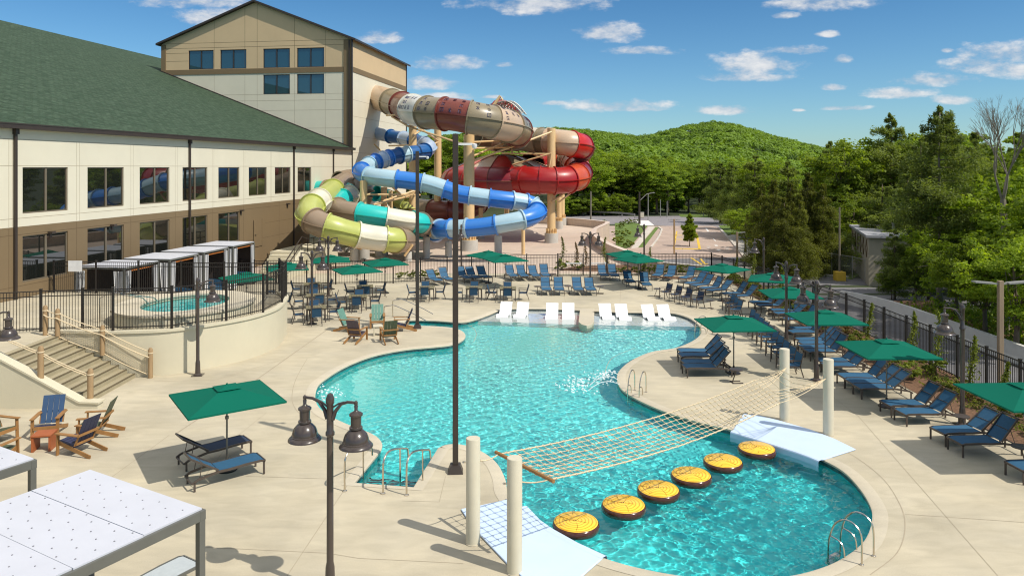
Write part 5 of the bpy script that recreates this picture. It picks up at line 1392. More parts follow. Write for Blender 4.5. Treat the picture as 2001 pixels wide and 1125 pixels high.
tealT=thing('water_slide','teal, cream and brown slide tube making the inner hairpin above the lime one','water slide',D(750,440,66))
slide(tealT,[(610,372,72.6),(622,371,72),(640,371,71.5),(662,371,70.5),(679,376,69),(680,384,67.4),(667,391,65.8),(658,400,64.2),(660,408,62.8),(672,412.5,62),(690,415.5,61.6),(720,420,61.4),(757,426,61.7),(783,430.5,62),(804,433.5,62.3),(821,436,63),(830,440,65),(826,446,67.5),(815,449,69.5),(785,449,71),(755,448,72)],.87,
  ['teal','brown','teal','ivory','teal','brown','teal','ivory','teal','brown','teal','ivory'],2.1,
  cuts=[(640,371),(668,372),(678,381),(668,390),(660,407),(703,417),(757,426),(805,433.5),(822,436.5),(827,446),(800,448)])
brw=thing('water_slide','brown slide bend with dark open end above the teal tube','water slide',D(700,400,74))
slide(brw,[(668,362,73),(680,358,73.5),(694,362,73),(702,371,72.5),(700,384,72.5),(692,396,73)],1.35,['brown','brown','brown','khaki'],2.2)
slide(brw,[(735,378,80),(760,385,81),(790,398,80),(800,410,79),(790,420,80),(770,416,83)],.8,['teal','lime','lime','teal','teal','ivory'],2.2)

# support columns
def column(px, py, top_y, r, label, grp='tan steel columns of the slide tower', foot=True, arms=()):
    b=P(px,py); h=CH-(top_y-HY)*b.y/F
    t=thing('slide_column',label,'column',b,0,grp)
    z0=1.0 if foot else 0
    c=MB(); c.lathe([(r,z0),(r,h-.05),(0,h)],(0,0,0),20)
    if h>8: c.lathe([(r+.02,h*.5-.12),(r+.13,h*.5-.12),(r+.13,h*.5+.12),(r+.02,h*.5+.12)],(0,0,0),20)
    c.build('shaft', M['column'], t, smooth=True)
    if foot:
        MB().lathe([(r*1.65,0),(r*1.65,z0),(0,z0)],(0,0,0),24).build('footing', M['footing'], t, smooth=True)
        g_=MB(); g_.lathe([(r*1.35,z0+.005),(r*1.35,z0+.07),(r,z0+.07)],(0,0,0),20)
        for k in range(14):
            a=2*PI*k/14; g_.cbox((math.cos(a)*r*1.18,math.sin(a)*r*1.18,z0+.28),(r*.3,.04,.45),a)
        g_.build('base_gussets', M['column'], t)
    return b,h
cols=[(1077,474,250,.44,'tan column rising tallest at the right beside the red bowl'),(916,489,262,.52,'thick tan column behind the tall dark pole'),(806,474,228,.42,'tan column under the white slide section'),(855,462,252,.42,'tan column between the blue slide and the red bowl'),(710,506,352,.32,'tan column standing in front behind the lime slide'),
 (750,478,365,.32,'slim tan column behind the teal slide'),(763,472,372,.28,'slimmest tan column behind the teal slide'),(939,466,405,.25,'small tan column right behind the thick one'),(1022,497,428,.17,'slender tan post under the blue hairpin'),(1092,447,385,.33,'tan column behind the tallest one'),(1098,440,380,.36,'rearmost tan column at the parapet'),(990,452,395,.33,'tan column under the middle of the red bowl')]
for c in cols: column(*c, foot=c[3]>.2)
def pier(px,py,top,r,label):
    b=P(px,py); h=CH-(top-HY)*b.y/F; t=thing('concrete_pier',label,'pier',b,0,'round concrete piers under the slides')
    MB().lathe([(r,0),(r,h-.02),(r-.03,h),(0,h)],(0,0,0),20).build('pier', M['pier'], t, smooth=True)
    MB().bar((0,0,h),(0,0,h+.5),.12).build('saddle', M['galv'], t)
for a in [(973,500,461,.34,'pale round pier under the right part of the blue slide'),(876,502,472,.30,'pale round pier near the thin bell lamp post'),(692,512,486,.35,'pale round pier below the lime slide, left'),(833,505,462,.3,'pale round pier below the teal bend'),(797,510,492,.32,'pale round pier below the brown end of the lime slide'),(745,500,486,.6,'wide pale pier below the cream section of the lime slide'),(677,492,470,.3,'pier in shade left of the front tan column')]: pier(*a)
bt=thing('cross_bracing','tan steel cross bracing between the slide columns','bracing',D(900,330,75))
bm=MB()
def br(a,b,w=.16): bm.tube([D(*a),D(*b)],w/2*1.3,6)
for a,b in (((755,226,82),(806,222,76)),((765,228,82),(806,252,76)),((806,265,76),(855,235,85)),((806,240,76),(855,275,85)),((855,250,85),(916,252,72)),((806,250,76),(916,286,72)),((806,300,76),(855,278,85)),((916,278,72),(1010,274,80)),((916,290,72),(1000,288,78)),((916,308,72),(985,280,80)),((916,318,72),(1077,258,78)),((980,300,80),(1077,301,78)),((1000,302,80),(1000,284,80)),((1077,301,78),(1070,345,78)),
   ((718,380,64),(820,381,78)),((750,392,76),(812,372,78)),((710,405,64),(800,383,78)),((760,360,76),(800,395,80)),((765,372,76),(765,410,76)),((765,388,76),(718,404,70)),((1077,395,78),(1118,366,79)),((1092,395,90),(1124,370,84)),((1022,448,67),(1008,436,64)),((1022,448,67),(1040,440,64)),((666,474,57),(705,486,60)),((640,430,60),(668,440,58)),((790,500,60),(806,478,60)),((840,462,64),(846,440,64)),((900,462,71),(940,456,82)),((731,282,88),(760,312,86)),((760,285,88),(800,284,78)),((1040,300,80),(1060,310,80)),((1000,322,79),(1077,300,78)),((640,436,60),(630,420,60))): br(a,b)
bm.build('braces', M['column'], bt, world=True, smooth=True)
st=thing('start_platform','low service platform with red and blue sides behind the columns','platform',D(865,420,92))
MB().cbox(D(865,420,92),(6,3,.5)).build('deck', S['rust'], st, world=True); MB().cbox(D(850,412,90.4),(4,.1,.5)).build('side_panel', S['dblue'], st, world=True)
MB().cbox(D(872,427,90.4),(3,.1,.7)).build('side_panel', M['sign_white'], st, world=True)
for px in (846,884): MB().bar(D(px,424,92),Vector((D(px,424,92).x,92,0)),.2).build('leg', M['column'], st, world=True)

# ------------------------------------------------------------ street furniture and shed
def park_light(b, h, label, m, heads=2, head_l=.55):
    t=thing('parking_light',label,'light pole',b,0,'parking lot lights')
    MB().bar((0,0,0),(0,0,h),.16).build('pole', m, t)
    for s in ((-1,1) if heads==2 else (1,)):
        MB().bar((s*.08,0,h-.12),(s*.25,0,h-.1),.06).cbox((s*(.25+head_l/2),0,h-.06),(head_l,.26,.06),0,0,-s*.08).build('lamp_head', M['galv'], t)
p=P(1317,497,-1.4); park_light(p, 9.4-(428-HY)*p.y/F, 'wooden parking light by the left side of the yellow island', M['post_wood'],2,.4)
p=P(1440,520,-1.4); park_light(p, 9.4-(453-HY)*p.y/F, 'timber light pole with flat head at the right kerb of the lot', M['weather'],1,.5)
park_light(Vector((18.1,27.5,-.3)), 4.1, 'wooden light pole with two flat heads between the right fence and the concrete barrier', M['weather'],2,.75)
def pole(px,py,top,r,label,m,name='utility_pole',h0=-1.4,yoff=None):
    p=P(px,py,h0); h=CH-(top-HY)*p.y/F-h0
    t=thing(name,label,'pole',p); MB().lathe([(r,0),(r*.7,h),(0,h)],(0,0,0),10).build('shaft', m, t, smooth=True); return t,p,h
t,p,h=pole(1154,430,374,.16,'pale wooden utility pole by the far road',M['palebark'])
t,p,h=pole(1249,438,375,.20,'dark traffic signal pole at the crossing with a long curved arm',M['trim'],'signal_pole')
MB().tube([(0,0,h*.72),(1.2,0,h*.93),(2.4,0,h*.98)],.06,6).cbox((2.3,0,h*.98-.05),(.5,.2,.12)).build('arm', M['galv'], t)
t,p,h=pole(1266,431,378,.09,'thin street light pole right of the traffic pole',M['galv'],'street_light')
for k,(px,py,top) in enumerate([(1290,425,390),(1303,425,393),(1374,423,392)]): pole(px,py,top,.08,'thin grey pole at the wood edge, %s from the left'%ORD[k],M['galv'])
t,p,h=pole(1640,548,405,.09,'tall pale pole in a yellow block beside the chain-link fence',M['palebark'])
MB().box(-.38,-.38,-.0,.38,.38,.75).build('yellow_base', M['yellow_paint'], t, bevel=.03)
t=thing('utility_cabinet','small grey utility cabinet beside the traffic pole','cabinet',P(1253,426,-1.4)); MB().box(-.45,-.3,0,.45,.3,1.1).build('body', M['galv'], t, bevel=.03); MB().box(-.4,-.32,.1,.4,-.301,1.0).build('door', M['post'], t)
t=thing('guard_rail','galvanised guard rail along the far road','guard rail',P(1170,422,-1.4)); mb=MB(); gpts=[P(x,y,-1.4) for x,y in ((1100,419),(1140,420.5),(1180,422),(1215,424),(1240,427))]
for a,b in zip(gpts,gpts[1:]): mb.bar(a+Vector((0,0,.75)),b+Vector((0,0,.75)),.06,.32)
mb.build('rail', M['galv'], t, world=True)
for i,g_ in enumerate(along(gpts,5)): MB().bar(g_,g_+Vector((0,0,.8)),.15).build('post', M['galv'], t, world=True)
# shed
sh0=P(1697,547,-.9); t=thing('utility_shed','small flat-roofed block shed with a zigzag pattern half hidden by pines','shed',(sh0.x,sh0.y,-1.4))
a=Vector((0,0,0)); v1=Vector((3.6,10.8,0)); v2=Vector((8,-2.4,0))
def hb(h0,h1,e=0):
    q=[a,a+v2,a+v1+v2,a+v1]; c=(q[0]+q[2])/2; q=[p+(p-c).normalized()*e for p in q]
    return MB().prism([(p.x,p.y) for p in q],h0,h1)
hb(0,3.85).build('wall', M['shed'], t); hb(3.86,4.05,.35).build('roof', M['shedroof'], t)
zz=MB()
nv=Vector((-v1.y,v1.x,0)).normalized()*.02
for k in range(6):
    for s in (-1,1):
        p0=a+v1*(.06+.16*k)+nv; p1=a+v1*(.14+.16*k)+nv; m0=(p0+p1)/2
        zz.bar(Vector((m0.x,m0.y,3.6)),Vector(((p0 if s<0 else p1).x,(p0 if s<0 else p1).y,2.9)),.06); zz.bar(Vector((m0.x,m0.y,2.2)),Vector(((p0 if s<0 else p1).x,(p0 if s<0 else p1).y,2.9)),.06)
zz.build('zigzag_trim', M['bgap'], t); MB().lathe([(.12,4.05),(.12,4.7),(.18,4.7),(.18,4.8),(0,4.85)],(3.5,3,0),12).build('vent_pipe', M['galv'], t)
# chain link
cl=[P(x,y,-1.4) for x,y in ((1495,519),(1551,529),(1625,537.5),(1665,545),(1690,552))]
t=thing('chain_link_fence','see-through chain-link fence in front of the dark spruces','fence',cl[0]); cm,nt_,b_=newmat('chain_mesh')
tr_=N(nt_,'ShaderNodeBsdfTransparent'); ms=N(nt_,'ShaderNodeMixShader'); tc=N(nt_,'ShaderNodeTexCoord'); ck_=N(nt_,'ShaderNodeTexWave',bands_direction='DIAGONAL'); ck_.inputs['Scale'].default_value=6
nt_.links.new(tc.outputs['Object'],ck_.inputs[0]); mr=N(nt_,'ShaderNodeMapRange'); mr.inputs[1].default_value=.75; mr.inputs[2].default_value=.95; mr.inputs[3].default_value=.0; mr.inputs[4].default_value=.55
nt_.links.new(ck_.outputs[0],mr.inputs[0]); nt_.links.new(mr.outputs[0],ms.inputs[0]); nt_.links.new(tr_.outputs[0],ms.inputs[1]); nt_.links.new(b_.outputs[0],ms.inputs[2]); nt_.links.new(ms.outputs[0],nt_.nodes['Material Output'].inputs[0]); b_.inputs['Base Color'].default_value=(.3,.29,.26,1)
mb=MB()
for a,b in zip(cl,cl[1:]): mb.add([a,b,b+Vector((0,0,1.85)),a+Vector((0,0,1.85))],[(0,1,2,3)])
mb.build('mesh', cm, t, world=True); mb=MB()
for a,b in zip(cl,cl[1:]): mb.tube([a+Vector((0,0,1.87)),b+Vector((0,0,1.87))],.03,6)
mb.build('top_rail', M['galv'], t, world=True)
for p in along(cl,2.8): MB().tube([p,p+Vector((0,0,1.95))],.035,6).build('post', M['galv'], t, world=True)

# ------------------------------------------------------------ vegetation
def leaves(cent, size, nrm, tone, rng, aspect=.62):
    n_=len(cent); up=rng.normal(size=(n_,3)); a=np.cross(nrm,up); a/=np.linalg.norm(a,axis=1)[:,None]+1e-9; b=np.cross(nrm,a); b/=np.linalg.norm(b,axis=1)[:,None]+1e-9
    s=size[:,None]; v=np.stack([cent-a*s, cent-b*s*aspect+nrm*s*.18, cent+a*s, cent+b*s*aspect+nrm*s*.18],1).reshape(-1,3)
    q=np.arange(n_*4).reshape(n_,4); return v,q,tone
def unit(v): return v/(np.linalg.norm(v,axis=1)[:,None]+1e-9)
def broad(seed, rx, rz, zc, K=95, per=110, ls=(.09,.17)):
    """broadleaf crown: leaf clumps spread through an uneven volume"""
    rng=np.random.default_rng(seed); C=[];S_l=[];Nn=[];T_=[];hubs=[]
    for k in range(K):
        d=rng.normal(size=3); d/=np.linalg.norm(d); d[2]=d[2]*.9+.12
        f=rng.uniform(.45,1.0)**.6*(1+.22*math.sin(3*math.atan2(d[1],d[0])+seed)+.15*math.sin(5*d[2]+seed*2))
        c=np.array([d[0]*rx*f,d[1]*rx*f,zc+d[2]*rz*f]); r=rng.uniform(.45,.95)*rx*.24
        m_=int(per*rng.uniform(.6,1.3)); dd=unit(rng.normal(size=(m_,3))); dd[:,2]=np.abs(dd[:,2])*.6+dd[:,2]*.4
        p=c+dd*r*np.array([1.1,1.1,.92])*rng.uniform(.55,1.05,(m_,1)); C.append(p)
        Nn.append(unit(dd*.7+rng.normal(size=(m_,3))*.45+np.array([0,0,.35]))); S_l.append(rng.uniform(ls[0],ls[1],m_)*1.0)
        T_.append(np.clip(rng.uniform(.15,.8)+rng.normal(size=m_)*.14,0,1)); hubs.append(c)
    return leaves(np.concatenate(C),np.concatenate(S_l),np.concatenate(Nn),np.concatenate(T_),rng)+(hubs,)
def pine(seed, h, r, layers=11, z0=.25, droop=.0, tuft=90, dens=1.0, ls=(.07,.16), gap=.0):
    """whorled conifer: boughs with needle tufts strung along them"""
    rng=np.random.default_rng(seed); C=[];S_l=[];Nn=[];T_=[];hubs=[]
    for L_ in range(layers):
        f=L_/(layers-1); z=h*(z0+(1-z0)*f*.98); rad=r*(1-f)**.75*(1+.15*rng.normal())+.25
        nb=max(4,int((5+4*(1-f))*dens))
        for b in range(nb):
            a=2*PI*(b+rng.uniform(0,.9))/nb+L_*.7; l_=rad*rng.uniform(.5,1.15); zb=z+rng.normal()*h*.045*(1-.5*f)
            if rng.uniform()<gap: continue
            zb=min(zb,h*.985); end=np.array([math.cos(a)*l_,math.sin(a)*l_,zb+l_*(.12+rng.normal()*.08-droop)]); st_=np.array([0,0,zb])
            hubs.append((st_,end)); m_=int(tuft*(.35+l_/r)); t=rng.uniform(.18,1.03,m_)**.8
            side=np.array([-math.sin(a),math.cos(a),0]); p=st_+(end-st_)*t[:,None]; p[:,2]-= droop*1.6*(t**2)*l_*.25
            wd=l_*.22*(1-t*.45); p+=side*(rng.normal(size=m_)*wd)[:,None]; p[:,2]+=rng.normal(size=m_)*.13*l_**.5-(np.abs(rng.normal(size=m_))*droop*.45)
            C.append(p); Nn.append(unit(rng.normal(size=(m_,3))*.6+np.array([0,0,.8]))); S_l.append(rng.uniform(ls[0],ls[1],m_)); T_.append(np.clip(rng.uniform(.2,.8)+rng.normal(size=m_)*.15,0,1))
    return leaves(np.concatenate(C),np.concatenate(S_l),np.concatenate(Nn),np.concatenate(T_),rng,.3)+(hubs,)
def mk(name, data, m_): return npmesh(name, data[0], data[1], m_, data[2])
def trunkmesh(name, h, r, limbs, m_, bend=.0):
    mb=MB(); pts=[(math.sin(k*.9)*bend*k/6,math.cos(k*1.3)*bend*k/6,h*k/6) for k in range(7)]
    mb.tube(pts,[r*(1-.82*k/6)+(.25*r if k==0 else 0) for k in range(7)],9)
    for a,b in limbs:
        a=Vector([float(x) for x in a]); b=Vector([float(x) for x in b]); m=(a+b)/2+Vector((0,0,-.1*(b-a).length*.4)); w=r*.28*(1-a.z/h*.6)+.01
        mb.tube([a,m,b],[w,w*.6,w*.2],5)
    me=bpy.data.meshes.new(name); me.from_pydata([tuple(v) for v in mb.v],[],mb.f); me.materials.append(m_); me.polygons.foreach_set('use_smooth',[True]*len(me.polygons)); me.update(); return me
KIND={}
def reg(k, crown, trunk, H): KIND[k]=(crown,trunk,H)
for s in range(3):
    d=broad(11+s,3.5+.3*s,3.9,5.9,K=130,per=120); hubs=d[3]
    reg('broad%d'%s, mk('crown',d,M['fol_dec']), trunkmesh('trunk',8.0,.24,[((0,0,2.0+.25*i),hubs[i*5]) for i in range(18)],M['bark'],.15), 10)
d=broad(31,3.2,3.6,5.6,K=120,per=120); reg('dark0', mk('crown',d,M['fol_dec2']), trunkmesh('trunk',7.6,.22,[((0,0,2+.3*i),d[3][i*5]) for i in range(14)],M['bark'],.1),10)
d=pine(41,10,2.9,13,.15,.02,330); reg('pine0', mk('crown',d,M['fol_pine']), trunkmesh('trunk',9.7,.17,d[3][::2],M['bark'],.05),10)
d=pine(42,10,3.2,12,.12,-.03,380,1.1); reg('pine1', mk('crown',d,M['fol_pine']), trunkmesh('trunk',9.7,.18,d[3][::2],M['bark'],.08),10)
d=pine(43,10,2.3,19,.03,.30,330,1.3,(.05,.11)); reg('spruce0', mk('crown',d,M['fol_spruce']), trunkmesh('trunk',9.7,.15,d[3][::3],M['bark'],.03),10)
d=pine(44,10,2.6,18,.03,.36,360,1.3,(.05,.11)); reg('spruce1', mk('crown',d,M['fol_spruce']), trunkmesh('trunk',9.7,.15,d[3][::3],M['bark'],.03),10)
d=pine(45,10,2.2,11,.42,.05,420,1.1,(.05,.11),.12); 
rng=np.random.default_rng(5); dead=[((0,0,1.5+.32*i),(math.cos(i*2.4)*(.8+.6*rng.uniform()),math.sin(i*2.4)*(.8+.6*rng.uniform()),1.3+.32*i+.2*rng.normal())) for i in range(13)]
reg('bare_pine', mk('crown',d,M['fol_pine']), trunkmesh('trunk',9.7,.14,list(d[3][::2])+dead,M['palebark'],.06),10)
d=pine(46,10,3.0,12,.35,-.0,420,1.0,(.06,.13),.15); reg('layered', mk('crown',d,M['fol_pine']), trunkmesh('trunk',9.8,.14,d[3],M['bark'],.04),10)
d=pine(47,10,2.3,14,.28,.0,420,1.5,(.14,.24)); reg('cone', mk('crown',d,M['fol_dec']), trunkmesh('trunk',9,.12,[],M['bark'],0),10)
def tree(kind, px, top_y, dist, label, wide=1.0, grp=None, x=None, base=None):
    X_=(px-CX)/F*dist if x is None else x; z=G(X_,dist) if base is None else base; top=CH-(top_y-HY)*dist/F; h=top-z; cr_,tk,H=KIND[kind]; s=h/H*.97
    t=thing('%s_tree'%('pine' if 'pine' in kind or kind=='layered' else 'spruce' if 'spruce' in kind else 'leafy'),label,'tree',(X_,dist,z),(px*.37)%6.28,grp)
    for nm,me,sc in (('trunk',tk,(s*.9,s*.9,s)),('crown',cr_,(s*wide,s*wide,s))):
        o=bpy.data.objects.new(nm,me); COL.objects.link(o); o.parent=t; o.scale=sc if nm=='crown' else (s*wide,s*wide,s)
TR=[]
gf='leafy trees along the far road'
fx=[790,818,842,868,1108,1128,1150,1172,1195,1216,1240,1262,1283,1305,1322,1345,1366,1388]
ft=[300,268,275,262,292,300,296,306,300,312,304,318,312,322,316,330,322,318]
kinds=['broad0','broad2','broad1','broad0','broad1','broad0','broad2','broad1','broad0','broad2','dark0','broad1','broad0','dark0','broad2','broad1','dark0','pine0']
for i,(a,b,k) in enumerate(zip(fx,ft,kinds)):
    side='left of the thick slide column' if a<900 else 'behind the far road'
    j=i if a<900 else i-4
    tree(k,a,b,146+(i*37%13),f'tall green tree {side}, {ORD[j]} from the left',1.15 if a<900 else 1.05,gf)
for i,(a,b,dd_) in enumerate([(1118,272,175),(1160,276,172),(1205,283,178),(1250,290,172),(1296,292,176),(1338,300,170),(1378,300,176),(1420,300,172),(1465,296,170),(1510,300,165),(800,262,170),(860,256,172),(905,262,168),(950,270,172)]):
    tree(['broad1','broad2','broad0','dark0'][i%4],a,b+10,dd_,f'second-line tree {"right of" if a>1000 else "behind"} the slides, {ORD[i] if a>1000 else ORD[i-10]} from the left',1.2,'second line of trees')
d=broad(37,3.9,3.3,3.2,K=120,per=110,ls=(.12,.22)); reg('bushy', mk('crown',d,M['fol_dec']), trunkmesh('trunk',4.5,.2,[((0,0,1+.2*i),d[3][i*6]) for i in range(10)],M['bark'],.1),7)
d=broad(38,3.9,3.3,3.2,K=120,per=110,ls=(.12,.22)); reg('bushy2', mk('crown',d,M['fol_dec2']), trunkmesh('trunk',4.5,.2,[((0,0,1+.2*i),d[3][i*6]) for i in range(10)],M['bark'],.1),7)
sh=[(808,380,139),(1104,382,143),(1120,386,147),(1137,378,144),(1155,388,147),(1173,376,145),(1190,384,148),(1208,378,145),(1226,380,149),(1243,374,151),(1262,382,154),(1281,380,156),(1300,378,158),(1318,384,157),(1336,401,162),(1356,399,162),(1375,402,164),(1393,396,156),(1404,390,140)]
for i,(a_,b_,dd_) in enumerate(sh): tree('bushy' if i%3 else 'bushy2',a_,b_,dd_,f'low bushy tree at the wood edge, {ORD[i]} from the left',1.35,'low trees at the wood edge')
tree('cone',1347,415,88,'small neat cone-shaped tree on the yellow-edged island',1.0,None,base=-1.4)
LTR=[('pine0',1430,318,112),('pine1',1408,316,124),('pine0',1452,335,104),('pine1',1476,300,98),('broad2',1505,306,100),('pine1',1538,312,92),('broad2',1456,400,82),('spruce0',1488,352,74),('spruce1',1512,344,68),('spruce0',1545,350,66),('spruce1',1578,330,67),('spruce0',1608,352,66),('spruce1',1562,372,63.5),('spruce0',1532,380,63),
 ('pine0',1622,270,84),('broad1',1661,264,80),('broad0',1700,300,84),('broad2',1668,378,72),('layered',1741,213,78),('pine1',1722,345,66),('pine1',1772,335,62),('dark0',1792,250,82),('pine0',1850,222,74),('pine0',1800,262,70),('dark0',1885,262,70),('dark0',1925,285,70),('pine0',1762,268,86),('dark0',1775,250,90),('dark0',1820,238,84),('dark0',1872,236,80),('broad1',1692,284,90),('pine1',1640,300,78),('dark0',1732,262,92),('pine0',1905,250,66),('broad2',1640,330,80),
 ('pine1',1792,395,54),('pine0',1748,445,50),('bare_pine',1836,194,43),('broad1',1902,330,47),('broad2',1948,350,42),('dark0',1975,262,56),('broad0',2010,320,38),('dark0',2050,230,50),('broad1',1868,440,41),('broad2',1925,450,36),('dark0',1790,490,47),('broad1',1742,525,50),('broad2',1985,440,32),('pine0',1990,250,62),('broad0',2060,350,34),('broad0',1815,440,50)]
nmk={'pine0':'dark pine','pine1':'soft blue-green pine','spruce0':'drooping dark spruce','spruce1':'shaggy olive spruce','dark0':'deep green leafy tree','broad0':'yellow-green leafy tree','broad1':'bright leafy tree','broad2':'light green leafy tree','bare_pine':'pine with a bare pale trunk','layered':'flat-layered pine'}
cnt={}; tot={}
for k,*_ in LTR: tot[k]=tot.get(k,0)+1
for k,px,ty,dist in sorted(LTR,key=lambda q:q[1]):
    i=cnt.get(k,0); cnt[k]=i+1
    lab=f'{nmk[k]} in the right-hand wood, {ORD[i]} of its kind from the left' if tot[k]>1 else {'bare_pine':'tall thin pine with a long bare pale trunk in the wood on the right','layered':'flat-layered pine standing above the wood against the sky'}[k]
    wd={'pine0':.95,'pine1':1.2,'spruce0':1.15,'spruce1':1.15,'bare_pine':1.0,'layered':1.0}.get(k,1.0)
    tree(k,px,ty,dist,lab,wd,'trees of the wood on the right')

def bare(px,dist,top,label):
    X_=(px-CX)/F*dist; z=G(X_,dist); h=CH-(top-HY)*dist/F-z; t=thing('bare_tree',label,'tree',(X_,dist,z)); rg=random.Random(3); mb=MB()
    def grow(p,d,l,r,n_):
        q=p+d*l; m=(p+q)/2+Vector((rg.uniform(-.1,.1),rg.uniform(-.1,.1),0))*l*.4; mb.tube([p,m,q],[r,r*.85,r*.65],6 if n_>2 else 4)
        if n_==0: return
        for k in range(rg.choice((2,3))):
            dd=(d+Vector((rg.gauss(0,.27),rg.gauss(0,.27),rg.uniform(.0,.25)))).normalized(); grow(q,dd,l*rg.uniform(.62,.84),r*.62,n_-1)
    mb.tube([(0,0,0),(.1,0,h*.3),(0,.1,h*.58)],[.24,.19,.13],9)
    for d in ((-.30,0,1),(.22,.1,1),(.05,-.2,1)): grow(Vector((0,.1,h*.57)),Vector(d).normalized(),h*.12,.065,6)
    mb.build('trunk', M['palebark'], t, smooth=True)
bare(1962,37,200,'leafless pale forked tree at the right edge')

# shrubs and bed plants
def shrubmesh(seed, r, h, m_, K=26, per=55, ls=(.025,.055)):
    rng=np.random.default_rng(seed); d=broad(seed,r,h*.5,h*.52,K,per,ls); return mk('foliage',d,m_)
SB=[shrubmesh(70+i,.42,.55,M['fol_shrub'] if i!=2 else M['fol_rust']) for i in range(3)]
def shrub(x,y,s,k,label,grp,z=0.0):
    t=thing('shrub',label,'shrub',(x,y,z),(x*3.1)%6.28,grp)
    o=bpy.data.objects.new('foliage',SB[k]); COL.objects.link(o); o.parent=t; o.scale=(s,s,s*.9)
    MB().tube([(0,0,0),(.02,.01,.3*s)],.012*s,5).build('stem', M['bark'], t)
rg=random.Random(12); shr=[]
for i in range(34):
    y=15.5+i*1.12+rg.uniform(-.3,.3); x=rg.uniform(15.0,16.35) if y<46 else rg.uniform(15.1,15.8)
    shr.append((x,y))
for i,(x,y) in enumerate(shr): shrub(x,y,rg.uniform(.65,1.45),rg.choice((0,0,1,1,2)),f'shrub in the right-hand mulch bed, {ORD[i] if i else "nearest"} {"one" if i==0 else "from the near end"}','shrubs in the right bed',.01)
rng=np.random.default_rng(8); n_=16000; y=rng.uniform(13,53,n_); x=15.75+rng.normal(size=n_)*.45; x=np.clip(x,14.9,16.75); k_=(np.sin(x*3.1+y*1.3)*np.sin(y*2.1-x)+rng.normal(size=n_)*.3)>.1
x=x[k_];y=y[k_];n_=len(x); z=np.abs(rng.normal(size=n_))*.12+.02
dd_=leaves(np.stack([x,y,z],1),rng.uniform(.025,.06,n_),unit(rng.normal(size=(n_,3))+np.array([0,0,.9])),rng.uniform(0,1,n_),rng)
uo=bpy.data.objects.new('ground_cover',npmesh('ground_cover',dd_[0],dd_[1],M['fol_shrub'],dd_[2])); COL.objects.link(uo); uo['kind']='stuff'; tag(uo,'patchy low green planting on the mulch of the right bed','ground cover')
for i in range(9):
    shrub(7.6+.85*i if i<7 else 3.9+.6*(i-7)*2,55.5+.2*math.sin(i*2) if i<7 else 57.8,rg.uniform(.9,1.5),i%2,f'green shrub behind the far fence, {ORD[i]} from the gate','shrubs behind the far fence')
for i in range(6): shrub(-8.0+.75*i+(5 if i>4 else 0),53.3+.1*i,rg.uniform(.8,1.2),i%2,f'low shrub behind the far fence left of the tall poles, {ORD[i]} from the left','shrubs at the far left fence')
for i,(a,b,s_) in enumerate([(1212,447,2.6),(1222,462,3.2),(1208,478,3.6),(1228,484,3.0),(1216,440,2.4),(1228,438,3.0),(1240,436,2.4),(1180,436,2.0),(1205,460,2.6)]):
    q=P(a,b,-1.4); shrub(q.x,q.y,s_*.55,i%2,f'round bush on the lawn beside the parapet wall, {ORD[i]}','bushes on the lawn',-1.4)
# weeping saplings
def sapling(x,y,h,label,grp,m_='fol_shrub',z=0):
    t=thing('sapling',label,'sapling',(x,y,z),0,grp); rng=np.random.default_rng(int(x*97+y*13)); n_=700
    f=rng.uniform(0,1,n_)**.8; zc=h*(.12+.86*f); wob=.10*np.sin(zc*2.3+x); r=(.30*(1-f)+.05)*h/2.2
    a=rng.uniform(0,2*PI,n_); rr=np.abs(rng.normal(size=n_))*r*.6
    C=np.stack([np.cos(a)*rr+wob,np.sin(a)*rr,zc-rr*.8],1); d=leaves(C,rng.uniform(.03,.07,n_),unit(rng.normal(size=(n_,3))+np.array([0,0,.5])),np.clip(rng.normal(.5,.2,n_),0,1),rng,.45)
    o=bpy.data.objects.new('foliage',npmesh('foliage',d[0],d[1],M[m_],d[2])); COL.objects.link(o); o.parent=t
    MB().tube([(.10*math.sin(k*h/6*2.3+x),0,h*k/6) for k in range(7)],[.03-.003*k for k in range(7)],6).build('trunk', M['bark'], t, smooth=True)
for i,(x,y,h) in enumerate([(16.1,24.2,1.7),(16.25,26.2,2.1),(16.3,28.4,2.6),(16.3,30.2,2.2),(16.2,33.6,1.9),(15.9,43.8,2.4),(15.6,48.0,2.5),(15.3,50.6,1.9)]): sapling(x,y,h,f'weeping sapling leaning by the right fence, {ORD[i] if i else "nearest"} {"one" if i==0 else "from the near end"}','weeping saplings by the right fence')
for i,(px,y,h,m_) in enumerate([(1098,58.5,2.6,'fol_spruce'),(1125,59,2.1,'fol_rust'),(1143,59.5,2.3,'fol_rust'),(1182,60,2.4,'fol_shrub'),(1272,60,3.0,'fol_shrub')]): sapling((px-CX)/F*y,y,h,f'thin young tree behind the far fence, {ORD[i]} from the left','young trees behind the far fence',m_,0 if px<1200 else -1.4)

